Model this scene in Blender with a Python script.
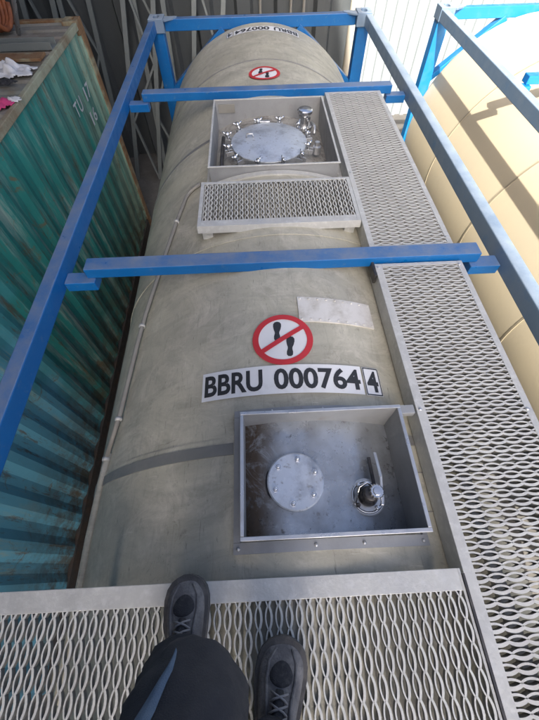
import bpy, bmesh, math, random
from mathutils import Vector, Matrix, noise
from mathutils.bvhtree import BVHTree

# ------------------------------------------------------------------ camera, world, sun, exposure
for o in list(bpy.data.objects): bpy.data.objects.remove(o)
S = bpy.context.scene
COL = S.collection
rnd = random.Random(7)
CAM_POS = Vector((-0.1180, 0.7854, 1.2374))
cam_d = bpy.data.cameras.new('camera'); cam = bpy.data.objects.new('camera', cam_d); COL.objects.link(cam)
_R = Vector((0.99889, -0.045208, -0.013209)); _U = Vector((0.045465, 0.852355, 0.520984)); _F = Vector((0.012294, 0.521007, -0.853464))
cam.matrix_world = Matrix(((_R.x, _U.x, -_F.x, CAM_POS.x), (_R.y, _U.y, -_F.y, CAM_POS.y), (_R.z, _U.z, -_F.z, CAM_POS.z), (0, 0, 0, 1)))
cam_d.sensor_fit = 'VERTICAL'; cam_d.sensor_height = 24.0; cam_d.lens = 24.0 * 343.49 / 720.0
cam_d.clip_start = 0.02; cam_d.clip_end = 2000
S.camera = cam

SUN_TO = Vector((-0.22, -1.0, 0.80)).normalized()          # direction towards the sun: behind the photographer
W = bpy.data.worlds.new('World'); S.world = W; W.use_nodes = True
nt = W.node_tree; nt.nodes.clear()
sky = nt.nodes.new('ShaderNodeTexSky'); sky.sky_type = 'NISHITA'; sky.sun_disc = False
sky.sun_elevation = math.asin(SUN_TO.z); sky.sun_rotation = math.atan2(SUN_TO.x, SUN_TO.y)
sky.air_density = 0.6; sky.dust_density = 6.0; sky.ozone_density = 1.0
bg = nt.nodes.new('ShaderNodeBackground'); bg.inputs['Strength'].default_value = 0.15
wo = nt.nodes.new('ShaderNodeOutputWorld')
nt.links.new(sky.outputs[0], bg.inputs[0]); nt.links.new(bg.outputs[0], wo.inputs[0])
sl = bpy.data.lights.new('sun', 'SUN'); sl.energy = 4.0; sl.angle = math.radians(0.6); sl.color = (1.0, 0.95, 0.86)
so = bpy.data.objects.new('sun', sl); COL.objects.link(so)
so.rotation_euler = SUN_TO.to_track_quat('Z', 'Y').to_euler()
S.view_settings.view_transform = 'Standard'; S.view_settings.look = 'None'
S.view_settings.exposure = 1.28; S.view_settings.gamma = 1.0

# ------------------------------------------------------------------ materials
MATS = {}
def N(t, kind, **kw):
    n = t.nodes.new(kind)
    for k, v in kw.items():
        if k in n.inputs.keys(): n.inputs[k].default_value = v
        else: setattr(n, k, v)
    return n
def coords(t, scale=(1, 1, 1), world=False):
    if world:
        g = N(t, 'ShaderNodeNewGeometry'); src = g.outputs['Position']
    else:
        g = N(t, 'ShaderNodeTexCoord'); src = g.outputs['Object']
    m = N(t, 'ShaderNodeMapping'); m.inputs['Scale'].default_value = scale
    t.links.new(src, m.inputs['Vector']); return m.outputs['Vector']
def noise_mask(t, vec, scale, lo, hi, detail=6, rough=0.6, dist=0.0):
    n = N(t, 'ShaderNodeTexNoise'); n.inputs['Scale'].default_value = scale; n.inputs['Detail'].default_value = detail
    n.inputs['Roughness'].default_value = rough; n.inputs['Distortion'].default_value = dist
    t.links.new(vec, n.inputs['Vector'])
    r = N(t, 'ShaderNodeMapRange'); r.inputs['From Min'].default_value = lo; r.inputs['From Max'].default_value = hi
    t.links.new(n.outputs['Fac'], r.inputs['Value']); return r.outputs['Result']
def mixc(t, fac, a, b):
    m = N(t, 'ShaderNodeMix'); m.data_type = 'RGBA'
    for val, idx in ((a, 6), (b, 7)):
        if isinstance(val, (tuple, list)): m.inputs[idx].default_value = (*val[:3], 1)
        else: t.links.new(val, m.inputs[idx])
    if isinstance(fac, (int, float)): m.inputs[0].default_value = fac
    else: t.links.new(fac, m.inputs[0])
    return m.outputs[2]
def mul(t, a, b):
    m = N(t, 'ShaderNodeMath'); m.operation = 'MULTIPLY'
    for v, i in ((a, 0), (b, 1)):
        if isinstance(v, (int, float)): m.inputs[i].default_value = v
        else: t.links.new(v, m.inputs[i])
    return m.outputs[0]
def mat(name, base, rough=0.5, metal=0.0, layers=(), bump=0.0, bump_scale=60, rough_var=0.15, world=True, custom=None, spec=0.5):
    """layers: (colour, noise scale, from_min, from_max, strength, mapping scale)"""
    if name in MATS: return MATS[name]
    m = bpy.data.materials.new(name); m.use_nodes = True; t = m.node_tree
    b = t.nodes['Principled BSDF']; c = base
    for (col, sc, lo, hi, st, mp) in layers:
        v = coords(t, mp, world)
        k = noise_mask(t, v, sc, lo, hi)
        c = mixc(t, mul(t, k, st), c, col)
    if custom: c = custom(t, c)
    if isinstance(c, (tuple, list)): b.inputs['Base Color'].default_value = (*c[:3], 1)
    else: t.links.new(c, b.inputs['Base Color'])
    b.inputs['Metallic'].default_value = metal; b.inputs['Specular IOR Level'].default_value = spec
    if rough_var:
        v = coords(t, (1, 1, 1), world); k = noise_mask(t, v, 14, 0.3, 0.7)
        r = N(t, 'ShaderNodeMapRange'); r.inputs['To Min'].default_value = max(0.03, rough - rough_var); r.inputs['To Max'].default_value = min(1, rough + rough_var)
        t.links.new(k, r.inputs['Value']); t.links.new(r.outputs['Result'], b.inputs['Roughness'])
    else: b.inputs['Roughness'].default_value = rough
    if bump:
        v = coords(t, (1, 1, 1), world); n = N(t, 'ShaderNodeTexNoise'); n.inputs['Scale'].default_value = bump_scale; n.inputs['Detail'].default_value = 5
        t.links.new(v, n.inputs['Vector'])
        bp = N(t, 'ShaderNodeBump'); bp.inputs['Strength'].default_value = bump; bp.inputs['Distance'].default_value = 0.01
        t.links.new(n.outputs['Fac'], bp.inputs['Height']); t.links.new(bp.outputs[0], b.inputs['Normal'])
    MATS[name] = m; return m

GALV = mat('galvanised_steel', (0.57, 0.58, 0.56), 0.5, 0.25, [((0.42, 0.43, 0.43), 9, 0.4, 0.75, 0.7, (1, 1, 1)), ((0.74, 0.75, 0.74), 40, 0.5, 0.72, 0.5, (1, 1, 1)), ((0.30, 0.25, 0.19), 5, 0.6, 0.8, 0.45, (1, 1, 1))], 0.15, 120)
def shaded_flanks(t, c):
    """shade in the slots painted on: steep strip flanks darkened, tops left pale"""
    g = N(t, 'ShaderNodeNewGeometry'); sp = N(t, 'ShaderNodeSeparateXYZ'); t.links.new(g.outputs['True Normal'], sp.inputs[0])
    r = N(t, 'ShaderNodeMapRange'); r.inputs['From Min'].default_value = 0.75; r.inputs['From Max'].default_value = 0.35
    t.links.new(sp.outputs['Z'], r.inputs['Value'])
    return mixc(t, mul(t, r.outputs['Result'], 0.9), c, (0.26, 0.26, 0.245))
GRATE = mat('grating_steel', (0.62, 0.63, 0.60), 0.55, 0.15, [((0.45, 0.45, 0.43), 6, 0.45, 0.75, 0.7, (1, 1, 1)), ((0.36, 0.28, 0.19), 3.2, 0.6, 0.8, 0.4, (1, 1, 1))], 0.1, 200, custom=shaded_flanks)  # strip flanks carry painted shade, tops keep the plain zinc tone
def top_dust(col, amt):
    def f(t, c):
        g = N(t, 'ShaderNodeNewGeometry'); sp = N(t, 'ShaderNodeSeparateXYZ'); t.links.new(g.outputs['True Normal'], sp.inputs[0])
        r = N(t, 'ShaderNodeMapRange'); r.inputs['From Min'].default_value = 0.5; r.inputs['From Max'].default_value = 0.95
        t.links.new(sp.outputs['Z'], r.inputs['Value'])
        v = coords(t, (1, 1, 1), True); k = noise_mask(t, v, 7, 0.25, 0.65, 8, 0.7)
        return mixc(t, mul(t, mul(t, r.outputs['Result'], k), amt), c, col)
    return f
BW = [((0.004, 0.16, 0.46), 5, 0.45, 0.7, 0.5, (1, 1, 1)), ((0.16, 0.24, 0.34), 30, 0.60, 0.78, 0.5, (1, 1, 1)), ((0.10, 0.055, 0.03), 55, 0.70, 0.76, 0.8, (1, 1, 1))]
BLUE = mat('blue_frame_paint', (0.002, 0.118, 0.37), 0.42, 0.0, BW, 0.06, 80, custom=top_dust((0.23, 0.265, 0.325), 0.75))
HAZED = mat('hazed_blue_paint', (0.15, 0.225, 0.33), 0.5, 0.0, [((0.22, 0.28, 0.36), 4, 0.4, 0.7, 0.7, (1, 1, 1)), ((0.06, 0.18, 0.38), 9, 0.58, 0.75, 0.6, (1, 1, 1))], 0.06, 80, custom=top_dust((0.42, 0.50, 0.58), 0.75))  # flare haze put into the frame blue: greyed sides, paler dusty tops
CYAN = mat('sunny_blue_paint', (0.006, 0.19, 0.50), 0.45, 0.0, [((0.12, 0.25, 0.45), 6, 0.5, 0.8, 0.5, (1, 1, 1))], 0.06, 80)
def tank_scuffs(t, c):
    def lay(mp, sc, lo, hi, st, col, d=9, ro=0.72, di=0.8):
        nonlocal c
        k = noise_mask(t, coords(t, mp, True), sc, lo, hi, d, ro, di); c = mixc(t, mul(t, k, st), c, col)
    lay((1.0, 2.4, 1.0), 2.2, 0.46, 0.66, 0.55, (0.235, 0.225, 0.19))
    lay((1, 1, 1), 3.4, 0.50, 0.66, 0.60, (0.66, 0.635, 0.545), 10, 0.78, 1.2)
    lay((7, 1.1, 7), 5.5, 0.54, 0.72, 0.34, (0.17, 0.165, 0.14))
    lay((1, 1, 1), 26, 0.58, 0.70, 0.55, (0.17, 0.16, 0.135), 9, 0.8)
    lay((1, 1, 1), 6.5, 0.60, 0.68, 0.60, (0.13, 0.125, 0.105), 12, 0.82, 1.5)
    lay((14, 1.5, 14), 9, 0.64, 0.70, 0.5, (0.10, 0.095, 0.085), 6, 0.6, 0.6)
    lay((1.5, 16, 1.5), 6, 0.65, 0.71, 0.45, (0.70, 0.68, 0.60), 6, 0.6, 0.6)
    lay((1, 1, 1), 150, 0.66, 0.74, 0.5, (0.12, 0.11, 0.09), 3, 0.6, 0)
    return c
TANK = mat('weathered_cream_cladding', (0.505, 0.49, 0.395), 0.55, 0.0, [((0.35, 0.345, 0.30), 1.4, 0.35, 0.7, 0.75, (1, 1, 1)), ((0.40, 0.375, 0.285), 2.6, 0.55, 0.8, 0.6, (1, 1, 1))], 0.12, 30, custom=tank_scuffs)
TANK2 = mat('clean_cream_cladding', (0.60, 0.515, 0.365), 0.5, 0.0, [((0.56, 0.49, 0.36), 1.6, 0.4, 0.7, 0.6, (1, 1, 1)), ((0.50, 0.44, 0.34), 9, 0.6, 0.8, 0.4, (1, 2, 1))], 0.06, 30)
STRAP = mat('grey_strap_band', (0.21, 0.215, 0.21), 0.5, 0.1, [((0.30, 0.29, 0.26), 8, 0.45, 0.75, 0.7, (1, 1, 1))], 0.05, 80)
SEAM2 = mat('tan_seam_band', (0.36, 0.31, 0.22), 0.5)
STEEL = mat('stainless_steel', (0.60, 0.62, 0.64), 0.36, 0.75, [((0.42, 0.43, 0.44), 12, 0.45, 0.7, 0.6, (1, 1, 1))], 0.06, 150)
LIDST = mat('lid_stainless_steel', (0.66, 0.71, 0.77), 0.42, 0.6, [((0.30, 0.33, 0.37), 9, 0.48, 0.68, 0.7, (1, 1, 1)), ((0.20, 0.19, 0.18), 42, 0.58, 0.70, 0.6, (1, 1, 1)), ((0.80, 0.84, 0.88), 70, 0.56, 0.70, 0.5, (1, 1, 1))], 0.04, 60)
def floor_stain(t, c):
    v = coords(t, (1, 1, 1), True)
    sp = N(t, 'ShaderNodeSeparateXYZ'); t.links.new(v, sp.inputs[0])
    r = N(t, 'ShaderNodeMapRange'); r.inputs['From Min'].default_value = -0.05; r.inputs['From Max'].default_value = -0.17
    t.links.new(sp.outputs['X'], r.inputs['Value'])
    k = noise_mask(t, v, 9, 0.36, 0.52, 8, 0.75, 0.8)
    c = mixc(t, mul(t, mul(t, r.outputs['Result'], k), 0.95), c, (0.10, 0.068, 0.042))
    k = noise_mask(t, v, 45, 0.60, 0.68, 6, 0.7)
    c = mixc(t, mul(t, k, 0.7), c, (0.07, 0.06, 0.05))
    k = noise_mask(t, v, 16, 0.62, 0.72, 8, 0.7)
    return mixc(t, mul(t, k, 0.6), c, (0.12, 0.08, 0.05))
BOXFLOOR = mat('stained_steel_floor', (0.48, 0.52, 0.56), 0.33, 0.6, [((0.27, 0.28, 0.29), 8, 0.42, 0.66, 0.75, (1, 1, 1))], 0.06, 60, custom=floor_stain)
def man_stain(t, c):
    v = coords(t, (1, 1, 1), True)
    k = noise_mask(t, v, 13, 0.48, 0.62, 8, 0.7, 0.6)
    return mixc(t, mul(t, k, 0.75), c, (0.12, 0.11, 0.10))
MANFLOOR = mat('dirty_manhole_floor', (0.42, 0.41, 0.38), 0.5, 0.3, custom=man_stain)
BOXWALL = mat('box_wall_steel', (0.34, 0.355, 0.37), 0.5, 0.3, [((0.27, 0.28, 0.29), 10, 0.45, 0.7, 0.6, (1, 1, 1)), ((0.24, 0.17, 0.11), 7, 0.63, 0.8, 0.6, (1, 1, 1))], 0.08, 80)
CHROME = mat('chrome_fitting', (0.75, 0.76, 0.77), 0.2, 0.95, rough_var=0.1)
DARKST = mat('dark_oily_steel', (0.055, 0.055, 0.058), 0.4, 0.5, [((0.14, 0.13, 0.12), 20, 0.5, 0.7, 0.7, (1, 1, 1))])
WHITE = mat('white_label_vinyl', (0.78, 0.80, 0.82), 0.45, 0.0, [((0.60, 0.60, 0.57), 18, 0.55, 0.78, 0.5, (1, 1, 1))])
BLACK = mat('black_print', (0.030, 0.032, 0.036), 0.5, 0.0, [((0.12, 0.12, 0.12), 60, 0.6, 0.75, 0.6, (1, 1, 1))])
RED = mat('red_print', (0.56, 0.035, 0.045), 0.45, 0.0, [((0.42, 0.05, 0.05), 25, 0.55, 0.75, 0.6, (1, 1, 1))])
PLATE = mat('pale_patch_plate', (0.70, 0.69, 0.66), 0.5, 0.1, [((0.44, 0.42, 0.37), 14, 0.45, 0.7, 0.7, (1, 1, 1)), ((0.72, 0.71, 0.68), 40, 0.55, 0.7, 0.6, (1, 1, 1))])
PIPE = mat('grey_pipe', (0.27, 0.265, 0.24), 0.5, 0.1, [((0.22, 0.21, 0.19), 12, 0.5, 0.7, 0.6, (1, 1, 1))])
def teal_wear(t, c):
    v = coords(t, (1, 1, 1), True)
    sp = N(t, 'ShaderNodeSeparateXYZ'); t.links.new(v, sp.inputs[0])
    # newer blue repaint on the panels nearest the walkway, with a ragged edge
    nz = N(t, 'ShaderNodeTexNoise'); nz.inputs['Scale'].default_value = 2.6; nz.inputs['Detail'].default_value = 6; t.links.new(v, nz.inputs['Vector'])
    ad = N(t, 'ShaderNodeMath'); ad.operation = 'ADD'; t.links.new(sp.outputs['Y'], ad.inputs[0]); t.links.new(nz.outputs['Fac'], ad.inputs[1])
    r = N(t, 'ShaderNodeMapRange'); r.inputs['From Min'].default_value = 3.05; r.inputs['From Max'].default_value = 2.55
    t.links.new(ad.outputs[0], r.inputs['Value'])
    c = mixc(t, mul(t, r.outputs['Result'], 0.92), c, (0.17, 0.49, 0.64))
    # pale chalky streaks running down
    v2 = coords(t, (1, 7, 0.7), True)
    k = noise_mask(t, v2, 1.6, 0.50, 0.60, 8, 0.75)
    k2 = noise_mask(t, v, 1.1, 0.40, 0.58, 3)
    c = mixc(t, mul(t, mul(t, k, k2), 0.75), c, (0.36, 0.46, 0.40))
    # far panels bleached
    rf = N(t, 'ShaderNodeMapRange'); rf.inputs['From Min'].default_value = 4.3; rf.inputs['From Max'].default_value = 5.6
    t.links.new(sp.outputs['Y'], rf.inputs['Value'])
    k = noise_mask(t, v2, 1.3, 0.36, 0.56, 6, 0.7)
    c = mixc(t, mul(t, mul(t, rf.outputs['Result'], k), 0.85), c, (0.33, 0.46, 0.35))
    v3 = coords(t, (1, 5, 0.8), True)
    k = noise_mask(t, v3, 2.6, 0.555, 0.63, 8, 0.78)
    c = mixc(t, mul(t, k, 0.75), c, (0.15, 0.09, 0.045))
    k = noise_mask(t, v, 6, 0.575, 0.65, 9, 0.8, 1.0)
    c = mixc(t, mul(t, k, 0.75), c, (0.20, 0.13, 0.06))
    rz = N(t, 'ShaderNodeMapRange'); rz.inputs['From Min'].default_value = -1.5; rz.inputs['From Max'].default_value = -2.3
    t.links.new(sp.outputs['Z'], rz.inputs['Value'])
    k = noise_mask(t, v, 5, 0.40, 0.56, 8, 0.75)
    return mixc(t, mul(t, mul(t, rz.outputs['Result'], k), 0.85), c, (0.11, 0.085, 0.05))
TEAL = mat('teal_container_paint', (0.03, 0.24, 0.21), 0.5, 0.0, [((0.045, 0.31, 0.28), 2.2, 0.4, 0.7, 0.7, (1, 1, 1))], 0.12, 14, custom=teal_wear)
RUST = mat('rusty_brown_steel', (0.26, 0.15, 0.075), 0.8, 0.0, [((0.38, 0.38, 0.26), 4, 0.48, 0.62, 0.8, (1, 1, 1)), ((0.17, 0.075, 0.03), 11, 0.5, 0.68, 0.7, (1, 1, 1))], 0.3, 60)
def rail_wear(t, c):
    v = coords(t, (1, 1, 1), True)
    k = noise_mask(t, v, 2.2, 0.42, 0.62, 10, 0.8, 0.5)
    c = mixc(t, mul(t, k, 0.8), c, (0.23, 0.15, 0.09))
    k = noise_mask(t, v, 4.0, 0.55, 0.68, 8, 0.75)
    return mixc(t, mul(t, k, 0.55), c, (0.10, 0.25, 0.22))
DARKRAIL = mat('dark_rail_steel', (0.055, 0.05, 0.045), 0.8, 0.0, [((0.10, 0.06, 0.035), 5, 0.5, 0.7, 0.8, (1, 1, 1))])  # near-black steel with brown patches for the container's bottom rails
CRAIL = mat('pale_worn_rail_paint', (0.42, 0.44, 0.32), 0.65, 0.0, custom=rail_wear, bump=0.2, bump_scale=50)
ROOFM = mat('dirty_container_roof', (0.27, 0.245, 0.21), 0.8, 0.0, [((0.20, 0.26, 0.24), 2, 0.45, 0.7, 0.7, (1, 1, 1)), ((0.20, 0.135, 0.08), 4, 0.5, 0.7, 0.7, (1, 1, 1)), ((0.36, 0.34, 0.30), 18, 0.55, 0.72, 0.6, (1, 1, 1))], 0.2, 40)
WALLD = mat('grey_trapezoid_sheet', (0.115, 0.128, 0.135), 0.45, 0.2, [((0.085, 0.095, 0.10), 1.2, 0.4, 0.7, 0.6, (1, 1, 0.4)), ((0.17, 0.18, 0.18), 5, 0.55, 0.75, 0.5, (3, 1, 0.5))], 0.05, 20)
WALLW = mat('white_trapezoid_sheet', (0.34, 0.375, 0.39), 0.5, 0.0, [((0.27, 0.305, 0.325), 1.5, 0.4, 0.7, 0.6, (2, 1, 0.3))], 0.03, 20)
HALLM = mat('hall_cladding', (0.30, 0.31, 0.31), 0.5, 0.1, [((0.24, 0.25, 0.25), 0.6, 0.4, 0.7, 0.6, (1, 1, 0.3))])
TRUSS = mat('grey_truss_steel', (0.20, 0.225, 0.225), 0.5, 0.15, [((0.24, 0.26, 0.25), 6, 0.45, 0.7, 0.7, (1, 1, 1)), ((0.20, 0.12, 0.07), 9, 0.62, 0.75, 0.6, (1, 1, 1))], 0.1, 60)
POLEM = mat('pale_post_paint', (0.62, 0.58, 0.48), 0.5, 0.0, [((0.45, 0.41, 0.33), 7, 0.5, 0.75, 0.6, (1, 1, 1))])
GROUND = mat('yard_concrete', (0.17, 0.16, 0.145), 0.85, 0.0, [((0.10, 0.095, 0.085), 0.7, 0.4, 0.7, 0.7, (1, 1, 1)), ((0.24, 0.23, 0.21), 6, 0.5, 0.7, 0.5, (1, 1, 1)), ((0.10, 0.095, 0.085), 2.2, 0.58, 0.72, 0.6, (1, 1, 1))], 0.3, 25)
NAVY = mat('dark_navy_cloth', (0.022, 0.025, 0.034), 0.85, 0.0, [((0.034, 0.037, 0.048), 9, 0.4, 0.7, 0.8, (1, 1, 1)), ((0.05, 0.055, 0.068), 120, 0.6, 0.75, 0.5, (1, 1, 1))], 0.25, 400)
DENIM = mat('faded_blue_denim', (0.085, 0.14, 0.22), 0.85, 0.0, [((0.15, 0.21, 0.30), 30, 0.45, 0.7, 0.6, (1, 1, 1))], 0.3, 500)
SHOE = mat('dusty_grey_shoe', (0.13, 0.127, 0.13), 0.8, 0.0, [((0.27, 0.26, 0.25), 18, 0.42, 0.66, 0.85, (1, 1, 1)), ((0.06, 0.06, 0.065), 40, 0.55, 0.7, 0.6, (1, 1, 1))], 0.35, 160)
SHOED = mat('dark_shoe_mesh', (0.035, 0.036, 0.042), 0.85, 0.0, [((0.08, 0.08, 0.08), 70, 0.5, 0.7, 0.7, (1, 1, 1))], 0.4, 500)
SOLE = mat('rubber_sole', (0.085, 0.083, 0.082), 0.8, 0.0, [((0.16, 0.15, 0.14), 25, 0.5, 0.7, 0.7, (1, 1, 1))], 0.2, 200)
LACE = mat('grey_lace', (0.24, 0.24, 0.25), 0.85)
SKIN = mat('skin', (0.55, 0.34, 0.25), 0.55)
HAIR = mat('brown_hair', (0.05, 0.032, 0.02), 0.7)
CLOTHW = mat('white_crumpled_fabric', (0.72, 0.72, 0.73), 0.85, 0.0, [((0.50, 0.50, 0.52), 22, 0.5, 0.7, 0.5, (1, 1, 1))])
PINK = mat('pink_fabric', (0.62, 0.06, 0.20), 0.8)
ORANGE = mat('rust_orange_hose', (0.36, 0.12, 0.05), 0.7, 0.0, [((0.18, 0.06, 0.03), 9, 0.45, 0.65, 0.8, (1, 1, 1))])

# ------------------------------------------------------------------ mesh helpers
class MB:
    def __init__(s): s.v = []; s.f = []
    def add(s, vs, fs):
        o = len(s.v); s.v += [tuple(v) for v in vs]; s.f += [tuple(i + o for i in f) for f in fs]; return s
    def box(s, x0, x1, y0, y1, z0, z1):
        vs = [(x, y, z) for z in (z0, z1) for y in (y0, y1) for x in (x0, x1)]
        return s.add(vs, [(0, 2, 3, 1), (4, 5, 7, 6), (0, 1, 5, 4), (2, 6, 7, 3), (0, 4, 6, 2), (1, 3, 7, 5)])
    def bar(s, a, b, w, h, up=(0, 0, 1)):
        a = Vector(a); b = Vector(b); d = (b - a).normalized(); u = Vector(up)
        if abs(d.dot(u)) > 0.98: u = Vector((1, 0, 0))
        r = d.cross(u).normalized(); u = r.cross(d)
        vs = []
        for p in (a, b):
            for sx, sz in ((-1, -1), (1, -1), (1, 1), (-1, 1)): vs.append(p + r * (sx * w / 2) + u * (sz * h / 2))
        return s.add(vs, [(0, 1, 2, 3), (7, 6, 5, 4), (0, 4, 5, 1), (1, 5, 6, 2), (2, 6, 7, 3), (3, 7, 4, 0)])
    def tube(s, pts, r, n=10, caps=True):
        pts = [Vector(p) for p in pts]; rs = r if isinstance(r, (list, tuple)) else [r] * len(pts)
        prev = None; rings = []
        for i, p in enumerate(pts):
            d = ((pts[min(i + 1, len(pts) - 1)] - pts[max(i - 1, 0)])).normalized()
            if prev is None:
                u = Vector((0, 0, 1)) if abs(d.z) < 0.9 else Vector((1, 0, 0))
                u = (u - d * u.dot(d)).normalized()
            else: u = (prev - d * prev.dot(d)).normalized()
            prev = u; w = d.cross(u)
            rings.append([p + (u * math.cos(2 * math.pi * k / n) + w * math.sin(2 * math.pi * k / n)) * rs[i] for k in range(n)])
        vs = [v for rg in rings for v in rg]; fs = []
        for i in range(len(rings) - 1):
            for k in range(n):
                fs.append((i * n + k, i * n + (k + 1) % n, (i + 1) * n + (k + 1) % n, (i + 1) * n + k))
        if caps: fs += [tuple(range(n - 1, -1, -1)), tuple((len(rings) - 1) * n + k for k in range(n))]
        return s.add(vs, fs)
    def lathe(s, c, prof, n=24, axis='z'):
        """prof: list of (radius, height) from bottom to top about a vertical axis at c"""
        vs = []; fs = []
        for (r, h) in prof:
            for k in range(n):
                a = 2 * math.pi * k / n; vs.append((c[0] + r * math.cos(a), c[1] + r * math.sin(a), c[2] + h))
        for i in range(len(prof) - 1):
            for k in range(n): fs.append((i * n + k, i * n + (k + 1) % n, (i + 1) * n + (k + 1) % n, (i + 1) * n + k))
        fs += [tuple(range(n - 1, -1, -1)), tuple((len(prof) - 1) * n + k for k in range(n))]
        return s.add(vs, fs)
    def build(s, name, m, parent=None, smooth=False, bevel=0, segs=2, label=None, off=(0, 0, 0), recalc=True):
        me = bpy.data.meshes.new(name); me.from_pydata([Vector(v) + Vector(off) for v in s.v], [], s.f); me.update()
        if recalc:
            b = bmesh.new(); b.from_mesh(me); bmesh.ops.recalc_face_normals(b, faces=b.faces); b.to_mesh(me); b.free()
        me.materials.append(m)
        o = bpy.data.objects.new(name, me); COL.objects.link(o); o.parent = parent
        if smooth:
            for p in me.polygons: p.use_smooth = True
        if bevel:
            md = o.modifiers.new('bevel', 'BEVEL'); md.width = bevel; md.segments = segs; md.limit_method = 'ANGLE'; md.angle_limit = math.radians(40)
            md.harden_normals = False
        if label: o['label'] = label
        return o
def tag(o, label=None, cat=None, group=None, kind=None):
    if label: o['label'] = label
    if cat: o['category'] = cat
    if group: o['group'] = group
    if kind: o['kind'] = kind
    return o
def empty(name, loc=(0, 0, 0)):
    o = bpy.data.objects.new(name, None); COL.objects.link(o); o.location = loc; o.empty_display_size = 0.2; return o
def auto_smooth(o, ang=40):
    for p in o.data.polygons: p.use_smooth = True
    try: o.data.set_sharp_from_angle(angle=math.radians(ang))
    except Exception: pass
    return o

# ------------------------------------------------------------------ ground
GZ = -2.60
g = MB(); g.add([(-300, -300, GZ), (300, -300, GZ), (300, 300, GZ), (-300, 300, GZ)], [(0, 1, 2, 3)])
tag(g.build('ground', GROUND), 'grey concrete yard ground under the containers', kind='structure')

# ------------------------------------------------------------------ buildings
def trap_wall(mb, p0, p1, z0, z1, pitch, depth, nrm, flat=0.35, thick=0.05):
    """trapezoidal sheet from p0 to p1 (xy), ribs vertical, ribs stand proud along nrm"""
    p0 = Vector((*p0, 0)); p1 = Vector((*p1, 0)); L = (p1 - p0).length; d = (p1 - p0) / L; n = Vector((*nrm, 0))
    pts = []; s = 0.0; k = 0
    while s < L:
        for q, h in ((0, 0), (0.5 - flat / 2, 0), (0.5 - flat / 2 + 0.08, 1), (0.5 + flat / 2 - 0.08 + 0.08, 1), (0.5 + flat / 2 + 0.08, 0)):
            u = s + q * pitch
            if u <= L: pts.append(p0 + d * u + n * (depth * h))
        s += pitch
    pts.append(p1)
    m = len(pts); vs = [(p.x, p.y, z0) for p in pts] + [(p.x, p.y, z1) for p in pts]
    fs = [(i, i + 1, m + i + 1, m + i) for i in range(m - 1)]
    b0 = p0 - n * thick; b1 = p1 - n * thick
    vs += [(b0.x, b0.y, z0), (b1.x, b1.y, z0), (b0.x, b0.y, z1), (b1.x, b1.y, z1)]
    fs += [(2 * m, 2 * m + 1, 2 * m + 3, 2 * m + 2), (0, m, 2 * m + 2, 2 * m), (m - 1, 2 * m - 1, 2 * m + 3, 2 * m + 1)]
    mb.add(vs, fs)
    return mb

shed = empty('storage_shed', (-4.0, 8.3, GZ))
def put(mb, name, m, parent, **k):
    """build in world coordinates under a translated empty"""
    k['off'] = tuple(-c for c in parent.location); return mb.build(name, m, parent, **k)
put(trap_wall(MB(), (-5.5, 8.3), (1.62, 8.3), GZ, 1.6, 0.62, 0.12, (0, -1), 0.4), 'wall', WALLD, shed)
put(MB().box(-5.5, 1.62, 8.36, 16, GZ + 0.01, 1.58), 'wall', HALLM, shed)
put(MB().box(-5.4, 1.74, 6.9, 16.2, 1.61, 1.75), 'roof', HALLM, shed)  # front overhang added out of view to shade the girders
for x in (0.05, 0.52, 0.72): put(MB().tube([(x, 8.13, GZ), (x, 8.13, 1.5)], 0.022, 10), 'conduit', PIPE, shed, smooth=True)
tag(shed, 'long dark grey shed of ribbed metal sheet behind the tanks', 'shed')

wsh = empty('white_hall', (5.0, 9.6, GZ))
put(trap_wall(MB(), (1.75, 9.6), (14.0, 9.6), GZ, 4.0, 0.2, 0.045, (0, -1), 0.45), 'wall', WALLW, wsh)
put(MB().box(1.75, 14.0, 9.66, 18, GZ + 0.01, 3.98), 'wall', WALLW, wsh)
put(MB().box(1.65, 14.2, 9.4, 18.2, 4.0, 4.12), 'roof', HALLM, wsh)
tag(wsh, 'sunlit white hall of finely ribbed metal sheet beyond the cream tank', 'hall')

hall = empty('industrial_hall', (-8.0, -8.0, GZ))
put(trap_wall(MB(), (-26, -3.2), (-1.58, -3.2), GZ, 9.6, 0.25, 0.04, (0, 1)), 'wall', HALLM, hall)
put(MB().box(-26, -1.58, -18, -3.26, GZ + 0.01, 9.58), 'wall', HALLM, hall)
put(MB().box(-26.2, -1.54, -18.2, -3.05, 9.6, 9.85), 'roof', HALLM, hall)
put(MB().box(-9, -5, -3.15, -3.08, GZ, 1.8), 'gate', WALLD, hall, bevel=0.01)
for x in (-21, -17, -13): put(MB().box(x, x + 1.8, -3.14, -3.08, 0.6, 1.9), 'window', DARKST, hall, bevel=0.01)
put(trap_wall(MB(), (-5.6, -3.04), (-5.6, 22), GZ, 9.6, 0.25, 0.04, (1, 0)), 'wall', HALLM, hall)
put(MB().box(-26, -5.66, -3.04, 22, GZ + 0.01, 9.58), 'wall', HALLM, hall)
put(MB().box(-26.2, -5.45, -3.04, 22.2, 9.6, 9.85), 'roof', HALLM, hall)
put(MB().box(-5.55, -1.15, -3.0, 6.6, 3.5, 3.62), 'added_shade_canopy', HALLM, hall)  # unseen canopy, added to darken the left side of the tank
for y in (-2.6, -0.4, 1.8, 4.0, 6.2): put(MB().bar((-5.55, y, 3.38), (-1.2, y, 3.38), 0.12, 0.22), 'added_canopy_beam', HALLM, hall)
tag(hall, 'tall grey industrial hall standing behind the near end of the tanks', 'hall')

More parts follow.
